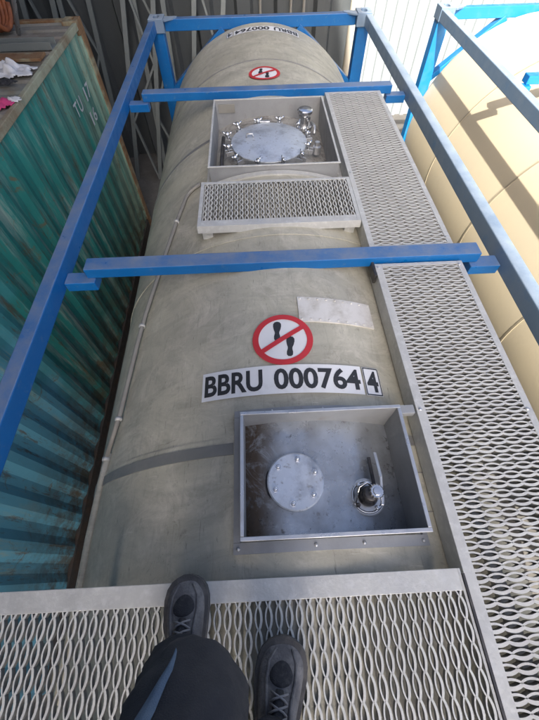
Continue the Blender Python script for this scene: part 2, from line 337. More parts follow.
# ------------------------------------------------------------------ tank containers
L, HW, ZC, RT = 6.058, 1.219, -1.23, 1.19
def ring_pt(a, y, r=RT): return (r * math.sin(a), y, ZC + r * math.cos(a))
def sheet(y0, y1, r, holes=(), a0=-math.pi, a1=math.pi, da=math.radians(3), ny=6, thick=0.0):
    """curved cladding sheet; holes are (x0,x1,y0,y1) rectangles cut from its top"""
    al = [a0 + (a1 - a0) * i / round((a1 - a0) / da) for i in range(round((a1 - a0) / da) + 1)]
    yl = [y0 + (y1 - y0) * i / ny for i in range(ny + 1)]
    for (hx0, hx1, hy0, hy1) in holes:
        al += [math.asin(hx0 / r), math.asin(hx1 / r)]; yl += [v for v in (hy0, hy1) if y0 < v < y1]
    al = sorted(set(round(a, 6) for a in al)); yl = sorted(set(round(v, 6) for v in yl))
    n = len(yl); vs = [ring_pt(a, y, r) for a in al for y in yl]; fs = []
    for i in range(len(al) - 1):
        for j in range(n - 1):
            ac = (al[i] + al[i + 1]) / 2; yc = (yl[j] + yl[j + 1]) / 2
            if math.cos(ac) > 0 and any(h[0] < r * math.sin(ac) < h[1] and h[2] < yc < h[3] for h in holes): continue
            fs.append((i * n + j, i * n + j + 1, (i + 1) * n + j + 1, (i + 1) * n + j))
    return MB().add(vs, fs)
def band(y0, y1, r, h, a0, a1, n=60):
    vs = []; fs = []
    for i in range(n + 1):
        a = a0 + (a1 - a0) * i / n
        vs += [ring_pt(a, y0, r - 0.002), ring_pt(a, y0 + 0.002, r + h), ring_pt(a, y1 - 0.002, r + h), ring_pt(a, y1, r - 0.002)]
    for i in range(n):
        for k in range(3): fs.append((i * 4 + k, i * 4 + k + 1, i * 4 + k + 5, i * 4 + k + 4))
    return MB().add(vs, fs)
def head(y_edge, sgn, r, depth=0.42):
    """dished end: rounded knuckle then shallow dome; sgn = direction it bulges"""
    prof = []
    for k in range(0, 10):
        a = math.pi / 2 * k / 9; prof.append((r - 0.11 + 0.11 * math.cos(a), 0.11 * math.sin(a)))
    prof.append((r * 0.6, 0.14)); prof.append((r * 0.3, 0.16)); prof.append((0.02, 0.165))
    n = 72; vs = []; fs = []
    for (rr, h) in prof:
        for k in range(n): vs.append(ring_pt(2 * math.pi * k / n, y_edge + sgn * h, rr))
    for i in range(len(prof) - 1):
        for k in range(n): fs.append((i * n + k, i * n + (k + 1) % n, (i + 1) * n + (k + 1) % n, (i + 1) * n + k))
    fs.append(tuple((len(prof) - 1) * n + k for k in range(n)))
    return MB().add(vs, fs)
def casting(cx, cy, top):
    """ISO corner casting with an oval lifting hole in its top and side openings"""
    w, l, h = 0.162, 0.178, 0.118
    vs = []; fs = []; n = 16
    hole = [(0.032 * math.cos(2 * math.pi * k / n), 0.058 * math.copysign(abs(math.sin(2 * math.pi * k / n)) ** 0.8, math.sin(2 * math.pi * k / n))) for k in range(n)]
    out = []
    for (hx, hy) in hole:
        s = max(abs(hx) / (w / 2), abs(hy) / (l / 2)); out.append((hx / s, hy / s))
    corners = [(sx * w / 2, sy * l / 2) for sx in (-1, 1) for sy in (-1, 1)]
    for c in corners:
        k = min(range(n), key=lambda i: (out[i][0] - c[0]) ** 2 + (out[i][1] - c[1]) ** 2); out[k] = c
    for (x, y) in out: vs.append((cx + x, cy + y, top))
    for (x, y) in hole: vs.append((cx + x, cy + y, top))
    for (x, y) in hole: vs.append((cx + x, cy + y, top - 0.07))
    for (x, y) in out: vs.append((cx + x, cy + y, top - h))
    for k in range(n):
        j = (k + 1) % n
        fs += [(k, j, n + j, n + k), (n + k, n + j, 2 * n + j, 2 * n + k), (k, j, 3 * n + j, 3 * n + k)]
    fs += [tuple(2 * n + k for k in range(n)), tuple(3 * n + k for k in range(n))]
    return MB().add(vs, fs)

def wave_grating(s0, s1, t0, t1, top, along, P=0.0302, half=0.0277, th=0.0056, ht=0.018, amp=0.245):
    """safety grating: upright wavy strips in pairs that meet at nodes: chains of lens holes with narrow wavy slots between
    strips run along 'y' or 'x'; s is the running direction, t the transverse one"""
    mb = MB(); seg = 6
    ln = 2 * half; m = max(1, round((s1 - s0) / ln)); ln = (s1 - s0) / m; us = (0.0, 0.05, 0.16, 0.33, 0.5, 0.67, 0.84, 0.95)
    sl_ = [s0 + ln * (q - 0.3 + u) for q in range(m + 2) for u in us]; sl_ = [s0] + [x for x in sl_ if s0 < x < s1] + [s1]; ns = len(sl_) - 1
    n = int((t1 - t0) / P); P = (t1 - t0) / n
    for k in range(n):
        for sg in (-1, 1):
            vs = []; fs = []
            for i in range(ns + 1):
                s = sl_[i]; c = abs(math.sin(math.pi * ((s - s0) / ln + 0.3))) ** 0.8
                w = th * 0.5 * (1.25 if sg * (1 if along == 'y' else -1) > 0 else 0.78)
                t = t0 + P * (k + 0.5) + sg * (P * amp * c + w * 0.55)
                for dt, z in ((-w, top), (w, top), (w * 0.75, top - ht), (-w * 0.75, top - ht)):
                    q = min(max(t + dt, t0), t1)
                    vs.append((q, s, z) if along == 'y' else (s, q, z))
            for i in range(ns):
                for e in range(4): fs.append((i * 4 + e, i * 4 + (e + 1) % 4, i * 4 + 4 + (e + 1) % 4, i * 4 + 4 + e))
            fs += [(0, 1, 2, 3), (ns * 4 + 3, ns * 4 + 2, ns * 4 + 1, ns * 4)]
            mb.add(vs, fs)
    return mb

# ---- lettering
def text_mesh(txt, bold=0.0):
    cu = bpy.data.curves.new('t', 'FONT'); cu.body = txt; cu.size = 1.0; cu.offset = bold; cu.resolution_u = 4
    ob = bpy.data.objects.new('t', cu); COL.objects.link(ob)
    dg = bpy.context.evaluated_depsgraph_get(); me = bpy.data.meshes.new_from_object(ob.evaluated_get(dg))
    vs = [v.co.copy() for v in me.vertices]; fs = [tuple(p.vertices) for p in me.polygons]
    bpy.data.objects.remove(ob); bpy.data.curves.remove(cu); bpy.data.meshes.remove(me)
    return vs, fs
def fit_text(txt, x0, x1, y0, y1, bold=0.028):
    vs, fs = text_mesh(txt, bold)
    ax = min(v.x for v in vs); bx = max(v.x for v in vs); ay = min(v.y for v in vs); by = max(v.y for v in vs)
    return [(x0 + (v.x - ax) / (bx - ax) * (x1 - x0), y0 + (v.y - ay) / (by - ay) * (y1 - y0)) for v in vs], fs
def wrap(vs2, h):
    """flat label coordinates (arc, y) onto the tank top, h above the shell"""
    return [ring_pt(x / RT, y, RT + h) for (x, y) in vs2]
def wrap_rect(x0, x1, y0, y1, h, shear=0.0, n=24, xm=0.0, ym=0.0):
    vs = []; fs = []
    for i in range(n + 1):
        x = x0 + (x1 - x0) * i / n
        vs += [(x, y0 + shear * x), (x, y1 + shear * x)]
    for i in range(n): fs.append((2 * i, 2 * i + 1, 2 * i + 3, 2 * i + 2))
    return vs, fs
def number_decal(parent, y, flip=False, blank=False):
    f = (lambda p: (-p[0], 2 * y - p[1])) if flip else (lambda p: p)
    sh = -0.018 if not flip else 0.0
    def add(vs, fs, h, name, m, par):
        return MB().add(wrap([f((a, b + sh * a)) for a, b in vs], h), fs).build(name, m, par, recalc=False)
    v, fs = wrap_rect(-0.405, 0.298, y - 0.068, y + 0.068, 0)
    lab = add(v, fs, 0.003, 'number_label', WHITE, parent)
    v, fs = wrap_rect(0.306, 0.384, y - 0.070, y + 0.066, 0, n=4)
    lab2 = add(v, fs, 0.003, 'check_digit_label', WHITE, parent)
    if blank: return
    for txt, x0, x1, yy in (('BBRU', -0.392, -0.133, y), ('000764', -0.085, 0.287, y), ('4', 0.318, 0.371, y - 0.002)):
        v, fs = fit_text(txt, x0, x1, yy - 0.051, yy + 0.051)
        add(v, fs, 0.0045, 'lettering', BLACK, parent)
    fr = []; ff = []
    for (a, b, c, d) in ((0.308, 0.382, y - 0.068, y - 0.063), (0.308, 0.382, y + 0.059, y + 0.064), (0.308, 0.312, y - 0.063, y + 0.059), (0.378, 0.382, y - 0.063, y + 0.059)):
        o = len(fr); fr += [(a, c), (b, c), (b, d), (a, d)]; ff.append((o, o + 1, o + 2, o + 3))
    add(fr, ff, 0.0045, 'digit_frame', BLACK, parent)
def no_step_sign(parent, cx, cy, r, flip=False):
    f = (lambda p: (2 * cx - p[0], 2 * cy - p[1])) if flip else (lambda p: p)
    def add(vs, fs, h, name, m):
        return MB().add(wrap([f(p) for p in vs], h), fs).build(name, m, parent, recalc=False)
    n = 48
    ring = lambda q: [(cx + q * math.cos(2 * math.pi * k / n), cy + q * math.sin(2 * math.pi * k / n)) for k in range(n)]
    add([(cx, cy)] + ring(r * 0.9), [(0, 1 + k, 1 + (k + 1) % n) for k in range(n)], 0.003, 'sign_disc', WHITE)
    # two shoe prints: sole and heel outlines
    def sole(ox, oy, ang, s):
        out = []
        prof = [(0, .5), (.11, .47), (.175, .38), (.18, .24), (.15, .08), (.10, -.06), (.10, -.10), (.10, -.14), (.135, -.28), (.13, -.42), (.07, -.49), (0, -.5)]
        pts = prof + [(-a * .92, b) for a, b in reversed(prof[1:-1])]
        ca, sa = math.cos(ang), math.sin(ang)
        return [(ox + s * (a * ca - b * sa), oy + s * (a * sa + b * ca)) for a, b in pts]
    for (ox, oy, an) in ((cx - 0.17 * r, cy + 0.33 * r, -0.05), (cx + 0.22 * r, cy - 0.30 * r, -0.10)):
        pt = sole(ox, oy, an, r * 0.78); add([(ox, oy)] + pt, [(0, 1 + k, 1 + (k + 1) % len(pt)) for k in range(len(pt))], 0.0042, 'shoe_print', BLACK)
    v = ring(r) + ring(r * 0.80); fs = [(k, (k + 1) % n, n + (k + 1) % n, n + k) for k in range(n)]
    add(v, fs, 0.0055, 'sign_ring', RED)
    d = Vector((math.cos(math.radians(33)), math.sin(math.radians(33)))); m = Vector((-d.y, d.x)); a = r * 0.86; w = r * 0.085
    st = [(cx + d.x * s + m.x * q, cy + d.y * s + m.y * q) for s in (-a, -a / 2, 0, a / 2, a) for q in (-w, w)]
    add(st, [(2 * i, 2 * i + 1, 2 * i + 3, 2 * i + 2) for i in range(4)], 0.0068, 'sign_slash', RED)

VB = (-0.213, 0.384, 0.878, 1.298)        # valve box, inner edges on the shell
MBX = (-0.42, 0.415, 3.02, 3.95)          # manhole box

def frame_parts(root, blue, hazed=()):
    """corner castings, posts, rails, beams of a tank container frame in local coordinates (far end at y = L)"""
    P = lambda mb, name, bev=0.006, m=blue, **k: mb.build(name, m, root, bevel=bev, **k)
    for sx in (-1, 1):
        for cy, s in ((0.089, 1), (L - 0.089, -1)):
            P(casting(sx * (HW - 0.081), cy, 0.012), 'corner_casting', 0.005, m=HAZED)
            gy = cy + s * 0.089
            P(MB().add([(sx * (1.056 - q), gy - s * u, z) for z in (-0.012, 0.004) for q, u in ((0, 0.0), (0.02, 0.0), (0.14, 0.085), (0.14, 0.125), (0, 0.125))], [(0, 1, 2, 3, 4), (9, 8, 7, 6, 5)] + [(i, (i + 1) % 5, 5 + (i + 1) % 5, 5 + i) for i in range(5)]), 'gusset_plate', 0.002, m=HAZED)
            P(casting(sx * (HW - 0.081), cy, GZ + 0.12), 'corner_casting', 0.005)
            P(MB().box(sx * HW - sx * 0.008, sx * (HW - 0.140), cy - 0.065, cy + 0.065, GZ + 0.121, -0.107), 'corner_post')
        P(MB().box(sx * 1.145, sx * 1.214, 0.179, L - 0.179, -0.10, -0.001), 'top_rail', m=HAZED if sx in hazed else blue)
        P(MB().box(sx * 1.10, sx * 1.205, 0.179, L - 0.179, GZ + 0.02, GZ + 0.14), 'bottom_rail')
        for y in (2.125, 4.115):
            P(MB().box(sx * 1.143, sx * 0.985, y - 0.03, y + 0.05, -0.118, -0.0615), 'rail_stub', 0.004)
    for y in (2.125, 4.115):
        P(MB().box(-1.025, 1.025, y, y + 0.088, -0.060, 0.0), 'cross_beam', 0.005)
    for cy in (0.085, L - 0.085):
        P(MB().box(-1.055, 1.055, cy - 0.035, cy + 0.045, -0.105, -0.004), 'end_beam')
        P(MB().box(-1.055, 1.055, cy - 0.045, cy + 0.045, GZ + 0.02, GZ + 0.15), 'end_beam')
        for sx in (-1, 1):
            P(MB().bar((sx * 0.42, cy + 0.005, -0.10), (sx * 1.10, cy + 0.005, -0.66), 0.06, 0.10, (0, 1, 0)), 'corner_brace')
            P(MB().bar((sx * 0.42, cy + 0.005, GZ + 0.14), (sx * 1.10, cy + 0.005, GZ + 0.70), 0.06, 0.10, (0, 1, 0)), 'corner_brace')

# ================= main tank container
tk = empty('tank_container', (0, 0, 0))
tag(tk, 'weathered beige tank container marked BBRU 000764 with blue frame and steel walkways', 'tank container')
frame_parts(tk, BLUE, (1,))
ys = [0.24, 1.215, 2.40, 3.62, 4.86, 5.86]
shells = []
for i in range(5):
    holes = []
    if i == 0: holes = [(VB[0], VB[1], VB[2], ys[1] + 0.03)]
    if i == 1: holes = [(VB[0], VB[1], ys[1] - 0.03, VB[3])]
    if i == 2: holes = [(MBX[0], MBX[1], MBX[2], ys[3] + 0.03)]
    if i == 3: holes = [(MBX[0], MBX[1], ys[3] - 0.03, MBX[3])]
    o = sheet(ys[i] - 0.0005, ys[i + 1] + 0.02, RT - (0.0035 if i % 2 else 0.0), holes).build('cladding_sheet', TANK, tk, smooth=True)
    shells.append(o)
head(5.87, 1, RT, ).build('tank_head', TANK, tk, smooth=True)
head(0.25, -1, RT).build('tank_head', TANK, tk, smooth=True)
aL = lambda x: math.asin(x / RT)
band(1.166, 1.214, RT, 0.004, -1.9, aL(-0.255)).build('strap', STRAP, tk)
band(1.186, 1.229, RT, 0.004, aL(0.425), 1.9).build('strap', STRAP, tk)
band(3.598, 3.640, RT, 0.004, -1.9, aL(-0.47)).build('strap', STRAP, tk)
band(3.598, 3.640, RT, 0.004, aL(0.455), 1.9).build('strap', STRAP, tk)
band(4.852, 4.872, RT, 0.003, -2.2, 2.2).build('seam_band', STRAP, tk)
band(2.385, 2.415, RT, 0.003, -2.0, 2.0).build('seam_band', TANK, tk)
band(1.078, 1.084, RT, 0.002, aL(0.41), 1.2).build('seam_band', STRAP, tk)
band(0.938, 0.944, RT, 0.002, aL(0.41), 1.2).build('seam_band', STRAP, tk)
number_decal(shells[1], 1.468); no_step_sign(shells[1], -0.035, 1.672, 0.137)
number_decal(shells[4], 5.690, flip=True); no_step_sign(shells[3], -0.01, 4.55, 0.14, flip=True)
# riveted patch plate
def curved_slab(x0, x1, y0, y1, h, sh=0.0, n=10):
    v, f = wrap_rect(x0, x1, y0, y1, 0, sh, n)
    top = wrap(v, h); bot = wrap(v, -0.004); m = len(v); fs = list(f)
    for i in range(n):
        fs += [(2 * i, 2 * i + 2, m + 2 * i + 2, m + 2 * i), (2 * i + 1, 2 * i + 3, m + 2 * i + 3, m + 2 * i + 1)]
    fs += [(0, 1, m + 1, m), (2 * n, 2 * n + 1, m + 2 * n + 1, m + 2 * n)]
    return MB().add(top + bot, fs)
pp = curved_slab(0.050, 0.425, 1.772, 1.920, 0.004, -0.03).build('patch_plate', PLATE, tk)
rv = None
def stud(x, y, r, h, base=0.004):
    a = x / RT; m = MB(); c = Vector(ring_pt(a, y, RT + base)); n = Vector((math.sin(a), 0, math.cos(a)))
    m.tube([c - n * 0.004, c + n * h * 0.6, c + n * h], [r, r, r * 0.55], 8); return m
for i in range(9):
    for y in (1.784, 1.908): stud(0.062 + i * 0.0438, y - 0.03 * (0.062 + i * 0.0438), 0.0055, 0.004).build('rivet', PLATE, pp, smooth=True)
# drain pipe down the left flank
pts = [(-0.50, 3.06), (-0.55, 3.05), (-0.575, 3.035), (-0.603, 3.00), (-0.62, 2.93), (-0.658, 2.77), (-0.72, 2.475), (-0.797, 2.10), (-0.825, 1.90), (-0.863, 1.50), (-0.915, 1.30)]
on = lambda x, y, h: ring_pt(math.asin(x / RT), y, RT + h)
dp = MB().tube([on(x, y, 0.016) for x, y in pts], 0.0125, 10).build('drain_pipe', PIPE, tk, smooth=True)
MB().tube([on(x, y, 0.008) for x, y in ((-0.915, 1.32), (-0.94, 1.2), (-0.952, 0.94), (-0.945, 0.80), (-0.93, 0.4))], 0.0165, 12).build('pipe_sleeve', TANK, dp, smooth=True)
for (x, y) in ((-0.868, 1.475), (-0.918, 1.29), (-0.655, 2.78), (-0.81, 2.02)):
    MB().tube([on(x - 0.001, y + 0.008, 0.015), on(x, y - 0.008, 0.015)], 0.0185, 12).build('pipe_clip', GALV, dp, smooth=True)
MB().tube([on(0.505, 1.03, 0.0), on(0.53, 1.0, 0.01), on(0.56, 0.985, 0.0)], 0.012, 8).build('lug', PIPE, tk, smooth=True)

# ---- valve box
vb = empty('valve_box', (0, 0, 0)); vb.parent = tk
def open_box(parent, x0, x1, y0, y1, top, bot_fn, th, m, lip=0.012):
    """four walls with a folded rim; each wall's foot follows bot_fn(x)"""
    for name, (a, b, c, d) in (('wall', (x0 - th, x1 + th, y0 - th, y0)), ('wall', (x0 - th, x1 + th, y1, y1 + th)), ('wall', (x0 - th, x0, y0 + 0.0005, y1 - 0.0005)), ('wall', (x1, x1 + th, y0 + 0.0005, y1 - 0.0005))):
        n = 10; vs = []; fs = []
        for i in range(n + 1):
            x = a + (b - a) * i / n; zb = bot_fn(x)
            vs += [(x, c, zb), (x, d, zb), (x, d, top), (x, c, top)]
        for i in range(n):
            for e in range(4): fs.append((i * 4 + e, i * 4 + (e + 1) % 4, i * 4 + 4 + (e + 1) % 4, i * 4 + 4 + e))
        fs += [(0, 1, 2, 3), (n * 4 + 3, n * 4 + 2, n * 4 + 1, n * 4)]
        MB().add(vs, fs).build(name, m, parent)
    t = lip
    for (a, b, c, d) in ((x0 - th - t, x1 + th + t, y0 - th - t, y0 + 0.001), (x0 - th - t, x1 + th + t, y1 - 0.001, y1 + th + t), (x0 - th - t, x0 + 0.001, y0 + 0.002, y1 - 0.002), (x1 - 0.001, x1 + th + t, y0 + 0.002, y1 - 0.002)):
        MB().box(a, b, c, d, top, top + 0.006).build('rim', STEEL if parent is vb else GALV, parent, bevel=0.0015)
zin = lambda x, r=0.80, t=-0.092: (t - r) + math.sqrt(r * r - x * x)
open_box(vb, VB[0], VB[1], VB[2], VB[3], -0.002, lambda x: zin(x) - 0.02, 0.004, BOXWALL, 0.008)
def curved_floor(x0, x1, y0, y1, fn, n=16):
    vs = []; fs = []
    for i in range(n + 1):
        x = x0 + (x1 - x0) * i / n; vs += [(x, y0, fn(x)), (x, y1, fn(x))]
    for i in range(n): fs.append((2 * i, 2 * i + 1, 2 * i + 3, 2 * i + 2))
    return MB().add(vs, fs)
curved_floor(VB[0], VB[1], VB[2], VB[3], zin).build('floor_plate', BOXFLOOR, vb, smooth=True)
# flashing flange round the foot of the box on the cladding
for (a, b, c, d) in ((-0.250, 0.415, 0.832, 0.866), (-0.250, 0.415, 1.310, 1.338), (-0.250, -0.226, 0.867, 1.309), (0.397, 0.415, 0.867, 1.309)):
    curved_slab(RT * math.asin(a / RT), RT * math.asin(b / RT), c, d, 0.010).build('flashing', BOXWALL, vb)
for x in (-0.235, 0.02, 0.18, 0.40): stud(x, 0.848, 0.006, 0.006, 0.010).build('bolt', STEEL, vb, smooth=True)
for x in (-0.1, 0.1, 0.3): stud(x, 1.325, 0.005, 0.005, 0.010).build('bolt', STEEL, vb, smooth=True)
# bracket tying the box to the walkway
MB().box(0.392, 0.463, 1.285, 1.322, -0.062, -0.030).build('tie_bracket', BOXWALL, vb, bevel=0.003)
# round cover plate with six bolts
cc = Vector((-0.027, 1.062, -0.094)); tilt = 0.02
MB().lathe(cc, [(0.100, -0.012), (0.105, -0.010), (0.105, 0.010), (0.100, 0.013), (0.03, 0.0132)], 48).build('cover_plate', LIDST, vb, smooth=False).rotation_euler = (0, 0, 0)
MB().lathe(cc + Vector((0, 0, -0.02)), [(0.112, -0.01), (0.112, 0.011), (0.106, 0.013)], 48).build('flange_ring', DARKST, vb)
for k in range(6):
    a = math.radians(80 + 60 * k); c = cc + Vector((0.080 * math.cos(a), 0.080 * math.sin(a), 0.012))
    MB().lathe(c, [(0.0125, 0), (0.0125, 0.002)], 16).lathe(c, [(0.0095, 0.002), (0.0095, 0.011), (0.0075, 0.013)], 6).lathe(c, [(0.0055, 0.013), (0.0055, 0.021), (0.004, 0.022)], 10).build('bolt', CHROME, vb)
# ball valve with flange, bonnet cap and lever
vc = Vector((0.236, 1.0, zin(0.236) - 0.004))
MB().lathe(vc, [(0.064, 0), (0.066, 0.002), (0.066, 0.014), (0.062, 0.016)], 40).build('valve_flange', STEEL, vb)
m = MB()
for k in range(44):
    a = 2 * math.pi * k / 44; m.tube([vc + Vector((0.055 * math.cos(a), 0.055 * math.sin(a), 0.016)), vc + Vector((0.055 * math.cos(a + .143), 0.055 * math.sin(a + .143), 0.016))], 0.005, 6, False)
m.build('gasket_ring', CHROME, vb, smooth=True)
MB().lathe(vc, [(0.034, 0.014), (0.036, 0.03), (0.030, 0.045), (0.024, 0.055), (0.028, 0.062), (0.028, 0.074), (0.020, 0.078)], 24).build('valve_body', DARKST, vb, smooth=True)
kc = vc + Vector((0.018, 0.004, 0.078))
m = MB()
for k in range(28):
    a0 = 2 * math.pi * k / 28; r = 0.024 if k % 2 else 0.0262
    pass
n = 28; prof = [(0.0, 1.0), (0.014, 1.0), (0.017, 0.86)]
vs = []; fs = []
for h, sc in prof:
    for k in range(n):
        a = 2 * math.pi * k / n; r = (0.0235 if k % 2 else 0.0262) * sc; vs.append(kc + Vector((r * math.cos(a), r * math.sin(a), h)))
for i in range(2):
    for k in range(n): fs.append((i * n + k, i * n + (k + 1) % n, (i + 1) * n + (k + 1) % n, (i + 1) * n + k))
fs += [tuple(range(n)), tuple(2 * n + k for k in range(n))]
MB().add(vs, fs).lathe(kc, [(0.015, 0.017), (0.013, 0.021), (0.006, 0.0215)], 18).build('valve_cap', CHROME, vb)
m = MB().bar(kc + Vector((0.012, -0.045, 0.004)), kc + Vector((0.026, 0.050, 0.006)), 0.010, 0.008).bar(kc + Vector((0.026, 0.050, 0.006)), kc + Vector((0.034, 0.150, -0.035)), 0.012, 0.007)
m.build('lever', STEEL, vb, bevel=0.002)
MB().bar(vc + Vector((0.030, 0.02, 0.03)), vc + Vector((0.034, 0.145, 0.012)), 0.012, 0.012).build('lever_stop', DARKST, vb, bevel=0.002)
for k in range(4):
    a = math.radians(35 + 90 * k); c = vc + Vector((0.049 * math.cos(a), 0.049 * math.sin(a), 0.014))
    MB().lathe(c, [(0.009, 0), (0.009, 0.012), (0.006, 0.014)], 6).lathe(c, [(0.0045, 0.014), (0.0045, 0.026)], 8).build('bolt', CHROME if k % 2 else DARKST, vb)
MB().tube([vc + Vector((-0.05, -0.02, 0.02)), vc + Vector((-0.03, 0.03, 0.045)), vc + Vector((0.0, 0.045, 0.05)), vc + Vector((0.02, 0.03, 0.05))], 0.006, 8).build('pin_chain', CHROME, vb, smooth=True)

# ---- manhole box
mh = empty('manhole_box', (0, 0, 0)); mh.parent = tk
open_box(mh, MBX[0], MBX[1], MBX[2], MBX[3], -0.002, lambda x: min(zin(x, 1.0, -0.105), -0.1) - 0.02, 0.005, BOXWALL, 0.008)
curved_floor(MBX[0], MBX[1], MBX[2], MBX[3], lambda x: zin(x, 1.0, -0.118)).build('floor_plate', MANFLOOR, mh, smooth=True)
for (a, b, c, d) in ((-0.455, 0.450, 2.965, 3.005), (-0.455, 0.450, 3.966, 3.99), (-0.455, -0.436, 3.006, 3.965), (0.431, 0.462, 3.006, 3.965)):
    curved_slab(RT * math.asin(a / RT), RT * math.asin(b / RT), c, d, 0.012).build('flashing', GALV, mh)
MB().box(-0.40, -0.27, 3.9405, 3.9465, -0.085, -0.025).build('id_plate', PIPE, mh, bevel=0.001)
mc = Vector((-0.02, 3.40, -0.118))
MB().lathe(mc, [(0.262, -0.02), (0.262, 0.05), (0.27, 0.052), (0.27, 0.06), (0.255, 0.062)], 56).build('neck_ring', STEEL, mh)
prof = [(0.268, 0.064), (0.272, 0.068), (0.270, 0.074), (0.250, 0.078), (0.18, 0.090), (0.10, 0.097), (0.02, 0.099)]
lid = MB().lathe(mc, prof, 64).build('lid', LIDST, mh); auto_smooth(lid, 50)
for k in range(12):
    a = math.radians(15 + 30 * k + rnd.uniform(-3, 3)); d = Vector((math.cos(a), math.sin(a), 0)); tq = Vector((-d.y, d.x, 0))
    c = mc + d * 0.292
    MB().bar(c + tq * 0.017 - d * 0.030 + Vector((0, 0, 0.045)), c + tq * 0.017 + d * 0.03 + Vector((0, 0, 0.045)), 0.010, 0.03).bar(c - tq * 0.017 - d * 0.030 + Vector((0, 0, 0.045)), c - tq * 0.017 + d * 0.03 + Vector((0, 0, 0.045)), 0.010, 0.03).build('clamp_lug', STEEL, mh, bevel=0.002)
    tl = d * rnd.uniform(-0.01, 0.04)
    MB().tube([c + Vector((0, 0, 0.03)), c + tl + Vector((0, 0, 0.10))], 0.008, 10).build('swing_bolt', CHROME, mh, smooth=True)
    c2 = c + tl + Vector((0, 0, 0.088)); an = rnd.uniform(0, 3.14); w = Vector((math.cos(an), math.sin(an), 0))
    MB().lathe(c2, [(0.015, -0.012), (0.016, 0.0), (0.012, 0.012)], 12).tube([c2 - w * 0.012, c2 - w * 0.034 + Vector((0, 0, 0.014))], [0.008, 0.0055], 8).tube([c2 + w * 0.012, c2 + w * 0.034 + Vector((0, 0, 0.014))], [0.008, 0.0055], 8).build('wing_nut', CHROME, mh, smooth=True)
MB().tube([mc + Vector((-0.16, 0.02, 0.094)), mc + Vector((-0.155, 0.02, 0.118)), mc + Vector((-0.115, 0.02, 0.118)), mc + Vector((-0.11, 0.02, 0.096))], 0.006, 8).build('lid_handle', STEEL, mh, smooth=True)
MB().bar(mc + Vector((-0.10, 0.285, 0.07)), mc + Vector((0.02, 0.285, 0.07)), 0.022, 0.022).build('hinge', STEEL, mh, bevel=0.003)
rc = Vector((0.268, 3.735, -0.12))
MB().lathe(rc, [(0.062, 0), (0.062, 0.02), (0.035, 0.022), (0.033, 0.06), (0.045, 0.062), (0.045, 0.085), (0.030, 0.087), (0.030, 0.105), (0.056, 0.107), (0.058, 0.125), (0.050, 0.132), (0.02, 0.135)], 28).build('relief_valve', CHROME, mh)
for k in range(6):
    a = k * math.pi / 3; c = rc + Vector((0.05 * math.cos(a), 0.05 * math.sin(a), 0.02)); MB().lathe(c, [(0.008, 0), (0.008, 0.01)], 6).build('bolt', STEEL, mh)
MB().tube([rc + Vector((0.05, -0.03, 0.05)), rc + Vector((0.07, -0.10, 0.05)), rc + Vector((0.06, -0.16, 0.03))], 0.012, 10).build('air_pipe', STEEL, mh, smooth=True)
MB().tube([(-0.36, 3.10, -0.12), (-0.365, 3.3, -0.115), (-0.36, 3.62, -0.115)], 0.014, 10).build('air_pipe', DARKST, mh, smooth=True)
MB().lathe(Vector((0.33, 3.40, -0.14)), [(0.03, 0), (0.03, 0.05), (0.018, 0.055), (0.018, 0.08)], 16).build('stub_fitting', STEEL, mh)

# ---- walkway panels
def panel(name, x0, x1, y0, y1, top, along, marg, parent=tk, lip=0.055):
    """marg: plain margin widths (x0 side, x1 side, y0 side, y1 side)"""
    e = empty(name, (0, 0, 0)); e.parent = parent
    a, b, c, d = x0 + marg[0], x1 - marg[1], y0 + marg[2], y1 - marg[3]
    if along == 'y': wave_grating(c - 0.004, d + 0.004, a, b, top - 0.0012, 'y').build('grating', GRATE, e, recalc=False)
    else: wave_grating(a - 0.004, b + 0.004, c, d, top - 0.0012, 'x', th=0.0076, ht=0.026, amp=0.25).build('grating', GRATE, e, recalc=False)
    for (p0, p1, q0, q1, s) in ((x0, a, y0, y1, 0), (b, x1, y0, y1, 1), (a, b, y0, c, 2), (a, b, d, y1, 3)):
        mb = MB().box(p0, p1, q0, q1, top - 0.004, top)
        if s == 0: mb.box(p0, p0 + 0.004, q0, q1, top - lip, top - 0.004)
        if s == 1: mb.box(p1 - 0.004, p1, q0, q1, top - lip, top - 0.004)
        if s == 2: mb.box(p0, p1, q0, q0 + 0.004, top - lip, top - 0.004)
        if s == 3: mb.box(p0, p1, q1 - 0.004, q1, top - lip, top - 0.004)
        mb.build('edge_strip', GALV, e, bevel=0.0012)
    return e
zw = -0.022
w1 = panel('walkway_panel', 0.470, 0.925, 2.222, 4.108, -0.030, 'x', (0.030, 0.028, 0.03, 0.02), lip=0.10)
w2 = panel('walkway_panel', 0.470, 0.925, 0.12, 2.112, -0.030, 'x', (0.036, 0.028, 0.02, 0.022), lip=0.10)
w3 = panel('walkway_panel', -1.10, 0.458, 0.13, 0.764, zw, 'y', (0.03, 0.008, 0.03, 0.058), lip=0.02)
w4 = panel('walkway_panel', -0.470, 0.464, 2.455, 2.885, -0.020, 'y', (0.022, 0.022, 0.052, 0.022), lip=0.018)
